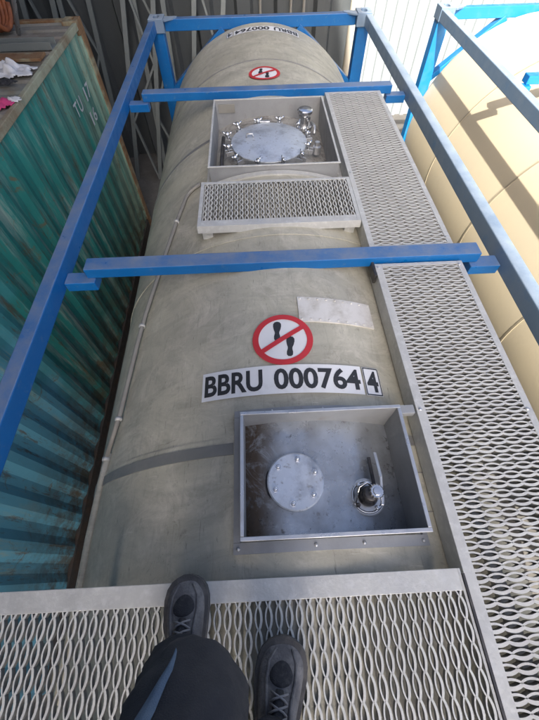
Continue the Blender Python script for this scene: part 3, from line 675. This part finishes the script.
# folded front lip and feet of the step panel, rubber seal between platform and side walkway
MB().add([(-0.470, 2.455, -0.021), (0.464, 2.455, -0.021), (0.464, 2.448, -0.062), (-0.470, 2.448, -0.062), (-0.470, 2.459, -0.021), (0.464, 2.459, -0.021), (0.464, 2.452, -0.062), (-0.470, 2.452, -0.062)], [(0, 1, 2, 3), (4, 5, 6, 7), (0, 1, 5, 4), (3, 2, 6, 7), (0, 3, 7, 4), (1, 2, 6, 5)]).build('front_lip', GALV, w4)
for x in (-0.42, 0.0, 0.41):
    zb = ZC + math.sqrt(RT * RT - x * x) - 0.004
    if zb < -0.05: MB().box(x - 0.03, x + 0.03, 2.47, 2.86, zb, -0.0415).build('foot', GALV, w4)
MB().box(0.459, 0.4665, 0.16, 0.75, -0.034, -0.018).build('rubber_seal', DARKST, w3)
for p, (ya, yb) in ((w1, (2.25, 4.09)), (w2, (0.15, 2.09))):
    MB().box(0.585, 0.625, ya, yb, -0.110, -0.0865).build('support_angle', GALV, p, bevel=0.002)
    MB().box(0.86, 0.90, ya, yb, -0.110, -0.0865).build('support_angle', GALV, p, bevel=0.002)
    k = 0; y = ya + 0.15
    while y < yb:
        x = 0.605; zb = ZC + math.sqrt(RT * RT - x * x) - 0.01
        MB().box(0.59, 0.62, y, y + 0.04, zb, -0.1105).build('support_leg', GALV, p)
        x = 0.88; zb = ZC + math.sqrt(RT * RT - x * x) - 0.01
        MB().box(0.866, 0.894, y, y + 0.04, zb, -0.1105).build('support_leg', GALV, p)
        y += 0.82
for x in (-1.06, -0.72, -0.36, 0.40):
    zb = ZC + math.sqrt(RT * RT - x * x) - 0.01
    for y in (0.17, 0.70):
        if zb < -0.06: MB().box(x - 0.018, x + 0.018, y, y + 0.03, zb, zw - 0.0225).build('support_leg', GALV, w3)
# small joint clips where the walkway meets the blue beam
MB().box(0.455, 0.4685, 2.03, 2.22, -0.085, -0.028).build('joint_clip', DARKST, w2, bevel=0.002)
for (x, y) in ((0.905, 2.085), (0.485, 2.085), (0.485, 1.30), (0.905, 1.28), (0.905, 2.30), (0.485, 2.95)):
    MB().lathe(Vector((x, y, -0.030)), [(0.007, 0), (0.007, 0.003), (0.004, 0.005)], 10).build('rivet', STEEL, w2 if y < 2.15 else w1)

# ================= second tank container, in the sun
T2X, T2Y = 3.215, 0.07
t2 = empty('tank_container', (T2X, T2Y, 0))
tag(t2, 'sunlit pale cream tank container with blue frame beyond the side walkway', 'tank container')
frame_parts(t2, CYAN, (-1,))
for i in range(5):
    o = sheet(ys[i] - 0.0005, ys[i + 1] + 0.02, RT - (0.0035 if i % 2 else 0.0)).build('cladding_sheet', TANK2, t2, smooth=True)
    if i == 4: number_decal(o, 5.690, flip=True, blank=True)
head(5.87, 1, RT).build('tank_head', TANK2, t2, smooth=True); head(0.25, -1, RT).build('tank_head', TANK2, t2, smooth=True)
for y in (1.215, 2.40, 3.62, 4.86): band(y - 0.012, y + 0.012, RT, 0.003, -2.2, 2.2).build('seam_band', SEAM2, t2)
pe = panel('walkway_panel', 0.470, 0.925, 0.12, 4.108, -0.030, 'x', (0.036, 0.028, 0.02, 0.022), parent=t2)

# ================= green shipping container on the left
CX1, CX0, CY0, CY1, CT = -1.985, -4.423, 0.02, 6.075, 0.005
sc = empty('shipping_container', (CX1, CY0, GZ))
tag(sc, 'worn teal shipping container with rusty edges and white lettering beside the tank', 'shipping container')
def cside(x, sgn):
    """corrugated side wall: trapezoid ribs across, panel ends inset"""
    mb = MB(); pitch = 0.278; y = CY0 + 0.13; pts = []
    while y < CY1 - 0.13:
        for q, h in ((0, 0), (0.072, 0), (0.139, 1), (0.211, 1)):
            if y + q < CY1 - 0.13: pts.append((x - sgn * (0.012 + 0.022 * h), y + q))
        y += pitch
    pts.append((x - sgn * 0.012, CY1 - 0.13)); n = len(pts); nz = 6; z0 = GZ + 0.16; z1 = CT - 0.055
    vs = [(a, b, z0 + (z1 - z0) * j / nz) for j in range(nz + 1) for a, b in pts]
    fs = [(j * n + i, j * n + i + 1, (j + 1) * n + i + 1, (j + 1) * n + i) for j in range(nz) for i in range(n - 1)]
    return mb.add(vs, fs)
put(cside(CX1, 1), 'side_panel', TEAL, sc); put(cside(CX0, -1), 'side_panel', TEAL, sc)
def cend(y, sgn):
    pts = []; x = CX0 + 0.13
    while x < CX1 - 0.13:
        for q, h in ((0, 0), (0.07, 0), (0.11, 1), (0.18, 1)):
            if x + q < CX1 - 0.13: pts.append((x + q, y - sgn * (0.012 + 0.036 * h)))
        x += 0.25
    pts.append((CX1 - 0.13, y - sgn * 0.012)); n = len(pts)
    return MB().add([(a, b, z) for z in (GZ + 0.16, CT - 0.08) for a, b in pts], [(i, i + 1, n + i + 1, n + i) for i in range(n - 1)])
put(cend(CY1, 1), 'end_panel', TEAL, sc); put(cend(CY0, -1), 'door_panel', TEAL, sc)
for x, s in ((CX1, -1), (CX0, 1)):
    put(MB().box(x, x + s * 0.042, CY0 + 0.18, CY1 - 0.18, CT - 0.062, CT - 0.002), 'top_rail', CRAIL, sc, bevel=0.005)
    put(MB().box(x, x + s * 0.06, CY0 + 0.16, CY1 - 0.16, GZ + 0.02, GZ + 0.162), 'bottom_rail', DARKRAIL, sc, bevel=0.005)
    for y, t in ((CY0, 1), (CY1, -1)):
        put(MB().box(x, x + s * 0.13, y + t * 0.004, y + t * 0.132, GZ + 0.119, CT - 0.105), 'corner_post', RUST if t < 0 else TEAL, sc, bevel=0.008)
        put(casting(x + s * 0.081, y + t * 0.089, CT + 0.008), 'corner_casting', RUST, sc, bevel=0.006)
        put(casting(x + s * 0.081, y + t * 0.089, GZ + 0.118), 'corner_casting', RUST, sc, bevel=0.006)
for y, t in ((CY0, 1), (CY1, -1)):
    put(MB().box(CX0 + 0.163, CX1 - 0.163, y, y + t * 0.08, CT - 0.09, CT - 0.004), 'end_header', RUST, sc, bevel=0.006)
# roof sheet with shallow cross ribs
vs = []; fs = []; y = CY0 + 0.085; rows = []
while y < CY1 - 0.085:
    for q, h in ((0, 0), (0.09, 0), (0.11, 1), (0.19, 1)):
        if y + q < CY1 - 0.085: rows.append((y + q, CT - 0.012 - 0.016 * h))
    y += 0.209
nx = 12
for (yy, zz) in rows:
    for i in range(nx + 1):
        x = CX0 + 0.043 + (CX1 - CX0 - 0.086) * i / nx
        vs.append((x, yy, zz + 0.008 * noise.noise((x * 1.3, yy * 1.3, 0.3))))
for j in range(len(rows) - 1):
    for i in range(nx): fs.append((j * (nx + 1) + i, j * (nx + 1) + i + 1, (j + 1) * (nx + 1) + i + 1, (j + 1) * (nx + 1) + i))
put(MB().add(vs, fs), 'roof_sheet', ROOFM, sc)
put(MB().box(CX0 + 0.1, CX1 - 0.1, CY0 + 0.1, CY1 - 0.1, GZ + 0.10, GZ + 0.158), 'floor', RUST, sc)
# white lettering on the long side
for txt, y0, y1, z0, z1 in (('T', 4.98, 5.085, -0.53, -0.40), ('U', 5.115, 5.22, -0.53, -0.40), ('1', 5.39, 5.43, -0.53, -0.40), ('7', 5.475, 5.575, -0.53, -0.40), ('1', 5.31, 5.35, -0.74, -0.61), ('6', 5.40, 5.505, -0.74, -0.61), ('1', 5.45, 5.49, -0.98, -0.89)):
    v, f = fit_text(txt, 0, 1, 0, 1, 0.01)
    put(MB().add([(CX1 - 0.006, y0 + (y1 - y0) * a, z0 + (z1 - z0) * b) for a, b in v], f), 'lettering', WHITE, sc, recalc=False)

# ---- odds and ends on the container roof
RZ = CT - 0.004
def crumple(name, c, sx, sy, h, m, seed, n=26):
    vs = []; fs = []
    for j in range(n + 1):
        for i in range(n + 1):
            u, v = i / n * 2 - 1, j / n * 2 - 1
            r = math.hypot(u, v); w = max(0, 1 - r ** 3)
            q = Vector((u * 2.2 + seed, v * 2.2, seed * 1.7))
            e = 1 + 0.25 * noise.noise(q * 1.3)
            z = h * (0.05 + 0.95 * w * abs(noise.noise(q * 0.9) * 0.9 + 0.35 * noise.noise(q * 2.3) + 0.35))
            vs.append((u * sx * e, v * sy * e, z + 0.008))
    for j in range(n):
        for i in range(n):
            a = j * (n + 1) + i
            if math.hypot((i + .5) / n * 2 - 1, (j + .5) / n * 2 - 1) < 1.0 + 0.12 * noise.noise((i * .4, j * .4, seed)): fs.append((a, a + 1, a + n + 2, a + n + 1))
    o = MB().add(vs, fs).build(name, m, smooth=True, recalc=False); o.location = c
    md = o.modifiers.new('thick', 'SOLIDIFY'); md.thickness = 0.004
    return o
tag(crumple('crumpled_sheet', (-2.24, 4.62, RZ), 0.20, 0.15, 0.12, CLOTHW, 2.1), 'crumpled white plastic sheet lying on the container roof', 'plastic sheet')
tag(crumple('fabric_scrap', (-2.10, 4.00, RZ), 0.09, 0.09, 0.05, PINK, 5.3, 12), 'small pink fabric scrap on the container roof', 'fabric scrap')
tag(crumple('paper_scrap', (-2.03, 4.07, RZ), 0.06, 0.05, 0.03, CLOTHW, 8.3, 10), 'torn white paper scrap next to the pink fabric', 'paper scrap')
tag(crumple('dark_rag', (-2.20, 4.40, RZ), 0.08, 0.05, 0.05, SHOED, 3.3, 10), 'small dark rag beside the crumpled white sheet', 'rag')
hose = MB(); pts = []
for k in range(7 * 24):
    a = 2 * math.pi * k / 24; rr = 0.20 - 0.006 * math.sin(k * 0.7)
    pts.append((-2.72 + (k / 24 - 3.5) * 0.038, 5.66 + rr * math.cos(a), RZ + 0.232 + rr * math.sin(a) * 1.0))
ho = hose.tube(pts, 0.022, 8).build('hose_coil', ORANGE, smooth=True)
tag(ho, 'rust orange coiled hose standing on the container roof', 'hose')
ch = MB().box(-3.6, -2.02, 5.13, 5.27, RZ, RZ + 0.008).box(-3.6, -2.02, 5.13, 5.138, RZ + 0.008, RZ + 0.06).box(-3.6, -2.02, 5.262, 5.27, RZ + 0.008, RZ + 0.06)
tag(ch.build('steel_channel', TRUSS, bevel=0.002), 'grey steel channel lying across the container roof', 'steel channel')
pl = MB().tube([(-2.49, 5.585, RZ + 0.01), (-2.16, 5.40, 0.62)], 0.022, 12)
po = pl.build('steel_tube', STEEL, smooth=True); tag(po, 'shiny steel tube leaning over the orange hose coil', 'steel tube')
bd = MB().box(-3.5, -2.05, 4.86, 5.02, RZ, RZ + 0.022); tag(bd.build('wooden_board', RUST, bevel=0.003), 'weathered brown board lying beside the steel channel on the roof', 'board')

# ---- lattice girders leaning on the dark shed wall
def girder():
    r = empty('lattice_girder')
    H, Wd = 3.6, 0.42
    for x in (0, Wd): MB().box(x - 0.034, x + 0.034, -0.02, 0.02, 0, H).build('chord', TRUSS, r, bevel=0.003)
    n = 4
    for k in range(n):
        z0, z1 = 0.1 + k * (H - 0.2) / n, 0.1 + (k + 1) * (H - 0.2) / n
        a, b = ((0.02, z0), (Wd - 0.02, z1)) if k % 2 else ((Wd - 0.02, z0), (0.02, z1))
        MB().bar((a[0], 0.0, a[1]), (b[0], 0.0, b[1]), 0.03, 0.055, (0, 1, 0)).build('diagonal', TRUSS, r)
        if k == n - 1: MB().bar((0.036, 0, z1), (Wd - 0.036, 0, z1), 0.03, 0.03, (0, 1, 0)).build('rung', TRUSS, r)
    return r
def copy_tree(o, parent=None):
    c = o.copy(); COL.objects.link(c); c.parent = parent
    for k in o.children: copy_tree(k, c)
    return c
g0 = girder()
tag(g0, 'grey steel lattice girder leaning against the dark ribbed shed wall', 'girder', 'lattice girders leaning on the shed wall')
spots = [(-3.75, 7.45, -9), (-3.05, 7.55, -4), (-2.42, 7.35, -12), (-1.88, 7.50, -2), (-1.32, 7.38, -10)]
for i, (x, y, lean) in enumerate(spots):
    o = g0 if i == 0 else copy_tree(g0)
    o.location = (x, y, GZ + 0.012 + max(0, 0.42 * math.sin(math.radians(max(lean, 0))))); o.rotation_euler = (math.radians(-11), math.radians(-lean), 0)
# pale post at the shed corner
pst = MB().tube([(1.385, 7.5, GZ), (1.385, 7.5, 1.6)], 0.075, 20); tag(pst.build('steel_post', POLEM, smooth=True), 'pale round steel post at the end of the dark shed', 'post')

# ------------------------------------------------------------------ photographer
pr = empty('person', (-0.2, 0.42, zw))
tag(pr, 'person in dark navy trousers and dusty grey shoes standing on the grating', 'person')
def skin_obj(name, verts, edges, radii, m, parent, root=0, sub=2):
    me = bpy.data.meshes.new(name); me.from_pydata([Vector(v) - Vector(pr.location) for v in verts], edges, []); me.update()
    o = bpy.data.objects.new(name, me); COL.objects.link(o); o.parent = parent; me.materials.append(m)
    sk = o.modifiers.new('skin', 'SKIN'); sk.use_smooth_shade = True
    lay = me.skin_vertices[0] if me.skin_vertices else None
    if lay is None: return o
    for i, r in enumerate(radii):
        lay.data[i].radius = (r, r) if not isinstance(r, tuple) else r; lay.data[i].use_root = (i == root)
    sb = o.modifiers.new('sub', 'SUBSURF'); sb.levels = sub; sb.render_levels = sub
    return o
def skin_mesh(name, verts, edges, radii, m, parent, root=0, sub=2):
    """grow with skin + subdivision, then keep the evaluated surface as plain mesh"""
    me = bpy.data.meshes.new(name)
    b = bmesh.new(); lay = b.verts.layers.skin.verify()
    bv = [b.verts.new(Vector(v) - Vector(pr.location)) for v in verts]
    for i, v in enumerate(bv):
        r = radii[i]; v[lay].radius = r if isinstance(r, tuple) else (r, r); v[lay].use_root = (i == root)
    for (i, j) in edges: b.edges.new((bv[i], bv[j]))
    b.to_mesh(me); b.free()
    o = bpy.data.objects.new(name, me); COL.objects.link(o)
    o.modifiers.new('skin', 'SKIN'); sb = o.modifiers.new('sub', 'SUBSURF'); sb.levels = sub; sb.render_levels = sub
    dg = bpy.context.evaluated_depsgraph_get(); ev = bpy.data.meshes.new_from_object(o.evaluated_get(dg))
    bpy.data.objects.remove(o); bpy.data.meshes.remove(me); ev.name = name
    ev.materials.clear(); ev.materials.append(m)
    for p in ev.polygons: p.use_smooth = True
    o = bpy.data.objects.new(name, ev); COL.objects.link(o); o.parent = parent
    return o
FZ = zw
LH, LK, LA = Vector((-0.285, 0.33, 0.88)), Vector((-0.262, 0.59, 0.50)), Vector((-0.375, 0.555, 0.10))
RH, RK, RA = Vector((-0.105, 0.30, 0.88)), Vector((-0.10, 0.415, 0.47)), Vector((-0.135, 0.385, 0.10))
PV = Vector((-0.195, 0.29, 0.96)); CH = Vector((-0.19, 0.25, 1.28)); NK = Vector((-0.185, 0.28, 1.47)); HD = Vector((-0.18, 0.33, 1.60))
# body (skin): head, neck, trunk, arms, legs in one continuous surface
bvz = [PV, CH, NK, HD, HD + Vector((0, 0.01, 0.09)), CH + Vector((-0.18, 0.02, 0.10)), Vector((-0.43, 0.36, 1.12)), Vector((-0.215, 0.60, 1.225)), CH + Vector((0.18, 0.02, 0.10)), Vector((0.06, 0.36, 1.12)), Vector((-0.045, 0.60, 1.225)), LH, LK, LA, RH, RK, RA]
bed = [(0, 1), (1, 2), (2, 3), (3, 4), (1, 5), (5, 6), (6, 7), (1, 8), (8, 9), (9, 10), (0, 11), (11, 12), (12, 13), (0, 14), (14, 15), (15, 16)]
brd = [(0.13, 0.10), (0.15, 0.10), 0.055, (0.075, 0.09), (0.06, 0.075), 0.055, 0.042, 0.028, 0.055, 0.042, 0.028, 0.085, 0.06, 0.042, 0.085, 0.06, 0.042]
skin_mesh('body', bvz, bed, brd, SKIN, pr)
for sx, wr in ((-1, Vector((-0.215, 0.60, 1.225))), (1, Vector((-0.045, 0.60, 1.225)))):
    vz = [wr, wr + Vector((-sx * 0.012, 0.05, 0.012)), wr + Vector((-sx * 0.02, 0.085, 0.02))]; ed = [(0, 1), (1, 2)]; rd = [0.027, (0.034, 0.018), (0.03, 0.014)]
    for k in range(4):
        b0 = len(vz); base = wr + Vector((-sx * 0.02, 0.08, 0.045 - 0.018 * k))
        ln = (0.040, 0.046, 0.043, 0.034)[k]
        vz += [base, base + Vector((-sx * ln * 0.35, ln * 0.9, 0.008)), base + Vector((-sx * ln * 1.1, ln * 0.9, 0.010))]; ed += [(2, b0), (b0, b0 + 1), (b0 + 1, b0 + 2)]; rd += [0.009, 0.0085, 0.0075]
    b0 = len(vz); vz += [wr + Vector((-sx * 0.03, 0.035, 0.035)), wr + Vector((-sx * 0.05, 0.06, 0.055)), wr + Vector((-sx * 0.052, 0.085, 0.068))]; ed += [(1, b0), (b0, b0 + 1), (b0 + 1, b0 + 2)]; rd += [0.011, 0.010, 0.008]
    skin_mesh('hand', vz, ed, rd, SKIN, pr)
# face and hair
hc = HD + Vector((0, 0.02, 0.03))
nm = MB().tube([hc + Vector((0, 0.085, 0.02)), hc + Vector((0, 0.105, -0.012)), hc + Vector((0, 0.09, -0.022))], [0.008, 0.013, 0.008], 8); put(nm, 'nose', SKIN, pr, smooth=True)
put(MB().tube([hc + Vector((-0.024, 0.088, -0.05)), hc + Vector((0, 0.094, -0.05)), hc + Vector((0.024, 0.088, -0.05))], 0.006, 8), 'mouth', RED, pr, smooth=True)
for s in (-1, 1):
    put(MB().lathe(hc + Vector((s * 0.032, 0.078, 0.012)), [(0.004, -0.011), (0.011, -0.006), (0.013, 0), (0.011, 0.006), (0.004, 0.011)], 12), 'eye', DARKST, pr, smooth=True)
    put(MB().lathe(hc + Vector((s * 0.078, 0.0, 0.0)), [(0.006, -0.03), (0.014, -0.01), (0.015, 0.015), (0.006, 0.03)], 10), 'ear', SKIN, pr, smooth=True)
put(MB().lathe(hc + Vector((0, -0.015, 0.005)), [(0.085, -0.03), (0.095, 0.02), (0.090, 0.07), (0.065, 0.105), (0.02, 0.118)], 20), 'hair', HAIR, pr, smooth=True)
# jacket
jv = [PV + Vector((0, -0.01, -0.02)), CH, NK + Vector((0, -0.01, -0.03)), CH + Vector((-0.18, 0.02, 0.10)), Vector((-0.43, 0.36, 1.12)), Vector((-0.24, 0.56, 1.215)), CH + Vector((0.18, 0.02, 0.10)), Vector((0.06, 0.36, 1.12)), Vector((-0.02, 0.56, 1.215)), PV + Vector((0, -0.01, -0.14))]
skin_mesh('jacket', jv, [(0, 1), (1, 2), (1, 3), (3, 4), (4, 5), (1, 6), (6, 7), (7, 8), (0, 9)], [(0.19, 0.15), (0.18, 0.125), 0.075, 0.075, 0.058, 0.042, 0.075, 0.058, 0.042, (0.21, 0.16)], NAVY, pr)
# trousers: loose, creased lofts for each leg meeting at the seat
def loft_leg(path, radii, seed, n=28, m=34):
    P = [Vector(p) for p in path]; vs = []; fs = []
    def cr(t):
        k = min(int(t), len(P) - 2); u = t - k
        p0, p1, p2, p3 = P[max(k - 1, 0)], P[k], P[k + 1], P[min(k + 2, len(P) - 1)]
        return 0.5 * ((2 * p1) + (p2 - p0) * u + (2 * p0 - 5 * p1 + 4 * p2 - p3) * u * u + (3 * p1 - p0 - 3 * p2 + p3) * u ** 3)
    def rr(t):
        k = min(int(t), len(P) - 2); u = t - k; u = u * u * (3 - 2 * u); return radii[k] * (1 - u) + radii[k + 1] * u
    for j in range(m + 1):
        t = (len(P) - 1) * j / m; c = cr(t); d = (cr(min(t + 0.03, len(P) - 1 - 1e-6)) - cr(max(t - 0.03, 0))).normalized()
        x = Vector((1, 0, 0)); x = (x - d * x.dot(d)).normalized(); y = d.cross(x)
        for k in range(n):
            a = 2 * math.pi * k / n; r = rr(t)
            q = Vector((math.cos(a) * 1.6, math.sin(a) * 1.6, t * 4.2 + seed))
            r *= 1 + 0.08 * noise.noise(q) + 0.07 * noise.noise(q * 2.3) + 0.03 * noise.noise(q * 5.1) + 0.025 * math.sin(t * 16 + 2 * math.sin(a + seed))
            vs.append(c + x * math.cos(a) * r + y * math.sin(a) * r)
    for j in range(m):
        for k in range(n): fs.append((j * n + k, j * n + (k + 1) % n, (j + 1) * n + (k + 1) % n, (j + 1) * n + k))
    fs += [tuple(range(n)), tuple(m * n + k for k in range(n))]
    return vs, fs
mb = MB()
for (h, k_, a, seed, kr) in ((LH, LK, LA, 1.7, 0.094), (RH, RK, RA, 6.2, 0.080)):
    v, f = loft_leg([PV + (h - PV) * 0.75 + Vector((0, 0, 0.10)), h, (h + k_) / 2 + Vector((0, 0.01, 0)), k_, (k_ + a) / 2 + Vector((0, -0.01, 0)), a + Vector((0, 0.01, -0.01))], [0.115, 0.118, 0.112, kr, 0.085, 0.088], seed, 44, 60)
    mb.add(v, f)
tr = put(mb, 'trousers', NAVY, pr, smooth=True)
# pale denim edge showing along the left thigh
bvh = BVHTree.FromPolygons([v.co + pr.location for v in tr.data.vertices], [tuple(p.vertices) for p in tr.data.polygons])
def toward(px, py):
    x = (px - 269.5) / 343.49; y = (360 - py) / 343.49
    return (_F + _R * x + _U * y).normalized()
vs = []; fs = []; k = 0
for (px, py, w) in ((176.5, 652, 1.0), (174, 660, 2.2), (170, 670, 3.4), (163, 682, 5.0), (156, 696, 6.5), (149, 710, 8), (140, 726, 9), (130, 742, 9)):
    for s in (-1, -0.33, 0.33, 1):
        h = bvh.ray_cast(CAM_POS, toward(px + s * w * 0.75, py + s * w * 0.35))
        if h[0] is None: h = bvh.find_nearest(CAM_POS + toward(px, py) * 0.7)
        vs.append(h[0] + h[1] * (0.006 if abs(s) < 0.5 else 0.0015))
    if k: fs += [((k - 1) * 4 + e, (k - 1) * 4 + e + 1, k * 4 + e + 1, k * 4 + e) for e in range(3)]
    k += 1
put(MB().add(vs, fs), 'denim_edge', DENIM, pr, smooth=True, recalc=False)
# shoes
def make_shoe(toe, heading, label_parent, seed, wid=1.06):
    """low trekking shoe, toe tip at 'toe', pointing along heading (radians from +Y, clockwise)"""
    Ls = 0.300
    d = Vector((math.sin(heading), math.cos(heading), 0)); r = Vector((d.y, -d.x, 0)); T = Vector((toe[0], toe[1], FZ))
    W_ = lambda s, x, z: T - d * (Ls - s) + r * x + Vector((0, 0, z))      # s from heel (0) to toe (Ls)
    # stations: s, half width, height, top roundness
    st = [(0.004, 0.022, 0.060), (0.02, 0.034, 0.085), (0.06, 0.038, 0.098), (0.10, 0.039, 0.098), (0.14, 0.043, 0.088), (0.18, 0.049, 0.076), (0.215, 0.053, 0.066), (0.245, 0.052, 0.058), (0.27, 0.045, 0.050), (0.287, 0.033, 0.042), (0.297, 0.018, 0.034)]
    n = 20; vs = []; fs = []
    st = [(a_, b_ * wid, c_) for a_, b_, c_ in st]
    for (s, hw, h) in st:
        for k in range(n):
            a = 2 * math.pi * k / n; ca, sa = math.cos(a), math.sin(a)
            x = hw * math.copysign(abs(ca) ** 0.75, ca); z = 0.026 + (h - 0.026) * (math.copysign(abs(sa) ** 0.85, sa) if sa > 0 else sa * 0.25)
            q = Vector((x * 30, s * 22, z * 30 + seed)); x *= 1 + 0.03 * noise.noise(q); z += 0.0022 * noise.noise(q * 1.9)
            vs.append(W_(s, x - 0.006 * math.sin(s / Ls * 3.1), z))
    m_ = len(st)
    for i in range(m_ - 1):
        for k in range(n): fs.append((i * n + k, i * n + (k + 1) % n, (i + 1) * n + (k + 1) % n, (i + 1) * n + k))
    fs += [tuple(range(n)), tuple((m_ - 1) * n + k for k in range(n))]
    sh = put(MB().add(vs, fs), 'shoe', SHOE, pr, smooth=True); sb = sh.modifiers.new('sub', 'SUBSURF'); sb.levels = 2; sb.render_levels = 2
    # sole with a bumper that turns up over the toe
    out = []
    for (s, hw, h) in st: out.append((s, hw + 0.006))
    ring = [(s, w) for s, w in out] + [(Ls + 0.004, 0.006), (Ls + 0.004, -0.006)] + [(s, -w) for s, w in reversed(out)]
    vs = []; fs = []; m2 = len(ring)
    for z, g_ in ((0.0, -0.004), (0.004, 0.0), (0.024, 0.001), (0.030, -0.003)):
        for s, w in ring:
            up = 0.012 * max(0, (s - 0.24) / 0.06) if z > 0.01 else 0.006 * max(0, (s - 0.26) / 0.04)
            vs.append(W_(s, (w + math.copysign(g_, w)) - 0.006 * math.sin(s / Ls * 3.1), z + up + 0.0008))
    for i in range(3):
        for k in range(m2): fs.append((i * m2 + k, i * m2 + (k + 1) % m2, (i + 1) * m2 + (k + 1) % m2, (i + 1) * m2 + k))
    fs += [tuple(range(m2)), tuple(3 * m2 + k for k in range(m2))]
    o = put(MB().add(vs, fs), 'sole', SOLE, pr, smooth=False); o.parent = sh
    o.matrix_parent_inverse = Matrix.Identity(4)
    dg = bpy.context.evaluated_depsgraph_get(); ev = sh.evaluated_get(dg).to_mesh()
    bv = BVHTree.FromPolygons([v.co + pr.location for v in ev.vertices], [tuple(p.vertices) for p in ev.polygons])
    def top(s, x, h):
        q = W_(s, x - 0.006 * math.sin(s / Ls * 3.1), 0.3); hit = bv.ray_cast(q, Vector((0, 0, -1)))
        return (hit[0] + hit[1] * h) if hit[0] is not None else W_(s, x, 0.06)
    # dark mesh panel on the vamp
    vs = []; fs = []; n1 = 20
    vs.append(top(0.228, 0, 0.0035))
    for rr_, hh in ((0.55, 0.0042), (0.9, 0.0034), (1.0, 0.0005)):
        for k in range(n1):
            a = 2 * math.pi * k / n1; vs.append(top(0.228 + 0.026 * rr_ * math.sin(a), 0.026 * rr_ * math.cos(a) * (1.15 - 0.25 * math.sin(a)), hh))
    fs += [(0, 1 + k, 1 + (k + 1) % n1) for k in range(n1)]
    for i in range(2):
        for k in range(n1): fs.append((1 + i * n1 + k, 1 + i * n1 + (k + 1) % n1, 1 + (i + 1) * n1 + (k + 1) % n1, 1 + (i + 1) * n1 + k))
    put(MB().add(vs, fs), 'vamp_panel', SHOED, pr, smooth=True).parent = sh
    # stitched overlay bands on both sides of the vamp
    for sx in (-1, 1):
        put(MB().tube([top(0.278, sx * 0.020, 0.001), top(0.25, sx * 0.036, 0.001), top(0.215, sx * 0.037, 0.002), top(0.18, sx * 0.031, 0.002), top(0.14, sx * 0.026, 0.003)], [0.003, 0.004, 0.0045, 0.005, 0.005], 8), 'overlay_band', SHOE, pr, smooth=True).parent = sh
    # tongue, eyelet facings and laces
    put(MB().tube([top(0.198, 0, 0.001), top(0.17, 0, 0.004), top(0.13, 0, 0.006), top(0.10, 0, 0.012)], [0.010, 0.015, 0.017, 0.018], 12), 'tongue', SHOED, pr, smooth=True).parent = sh
    for i in range(5):
        s0 = 0.193 - i * 0.021
        for sx in (-1, 1):
            put(MB().tube([top(s0, -sx * 0.021, 0.004), top(s0 - 0.005, -sx * 0.008, 0.019 + 0.002 * i), top(s0 - 0.012, sx * 0.010, 0.020 + 0.002 * i), top(s0 - 0.018, sx * 0.021, 0.004)], 0.0026, 7), 'lace', LACE, pr, smooth=True).parent = sh
    return sh
make_shoe((-0.383, 0.782), math.radians(-4), pr, 1.3)
make_shoe((-0.096, 0.622), math.radians(10), pr, 4.1, 1.16)
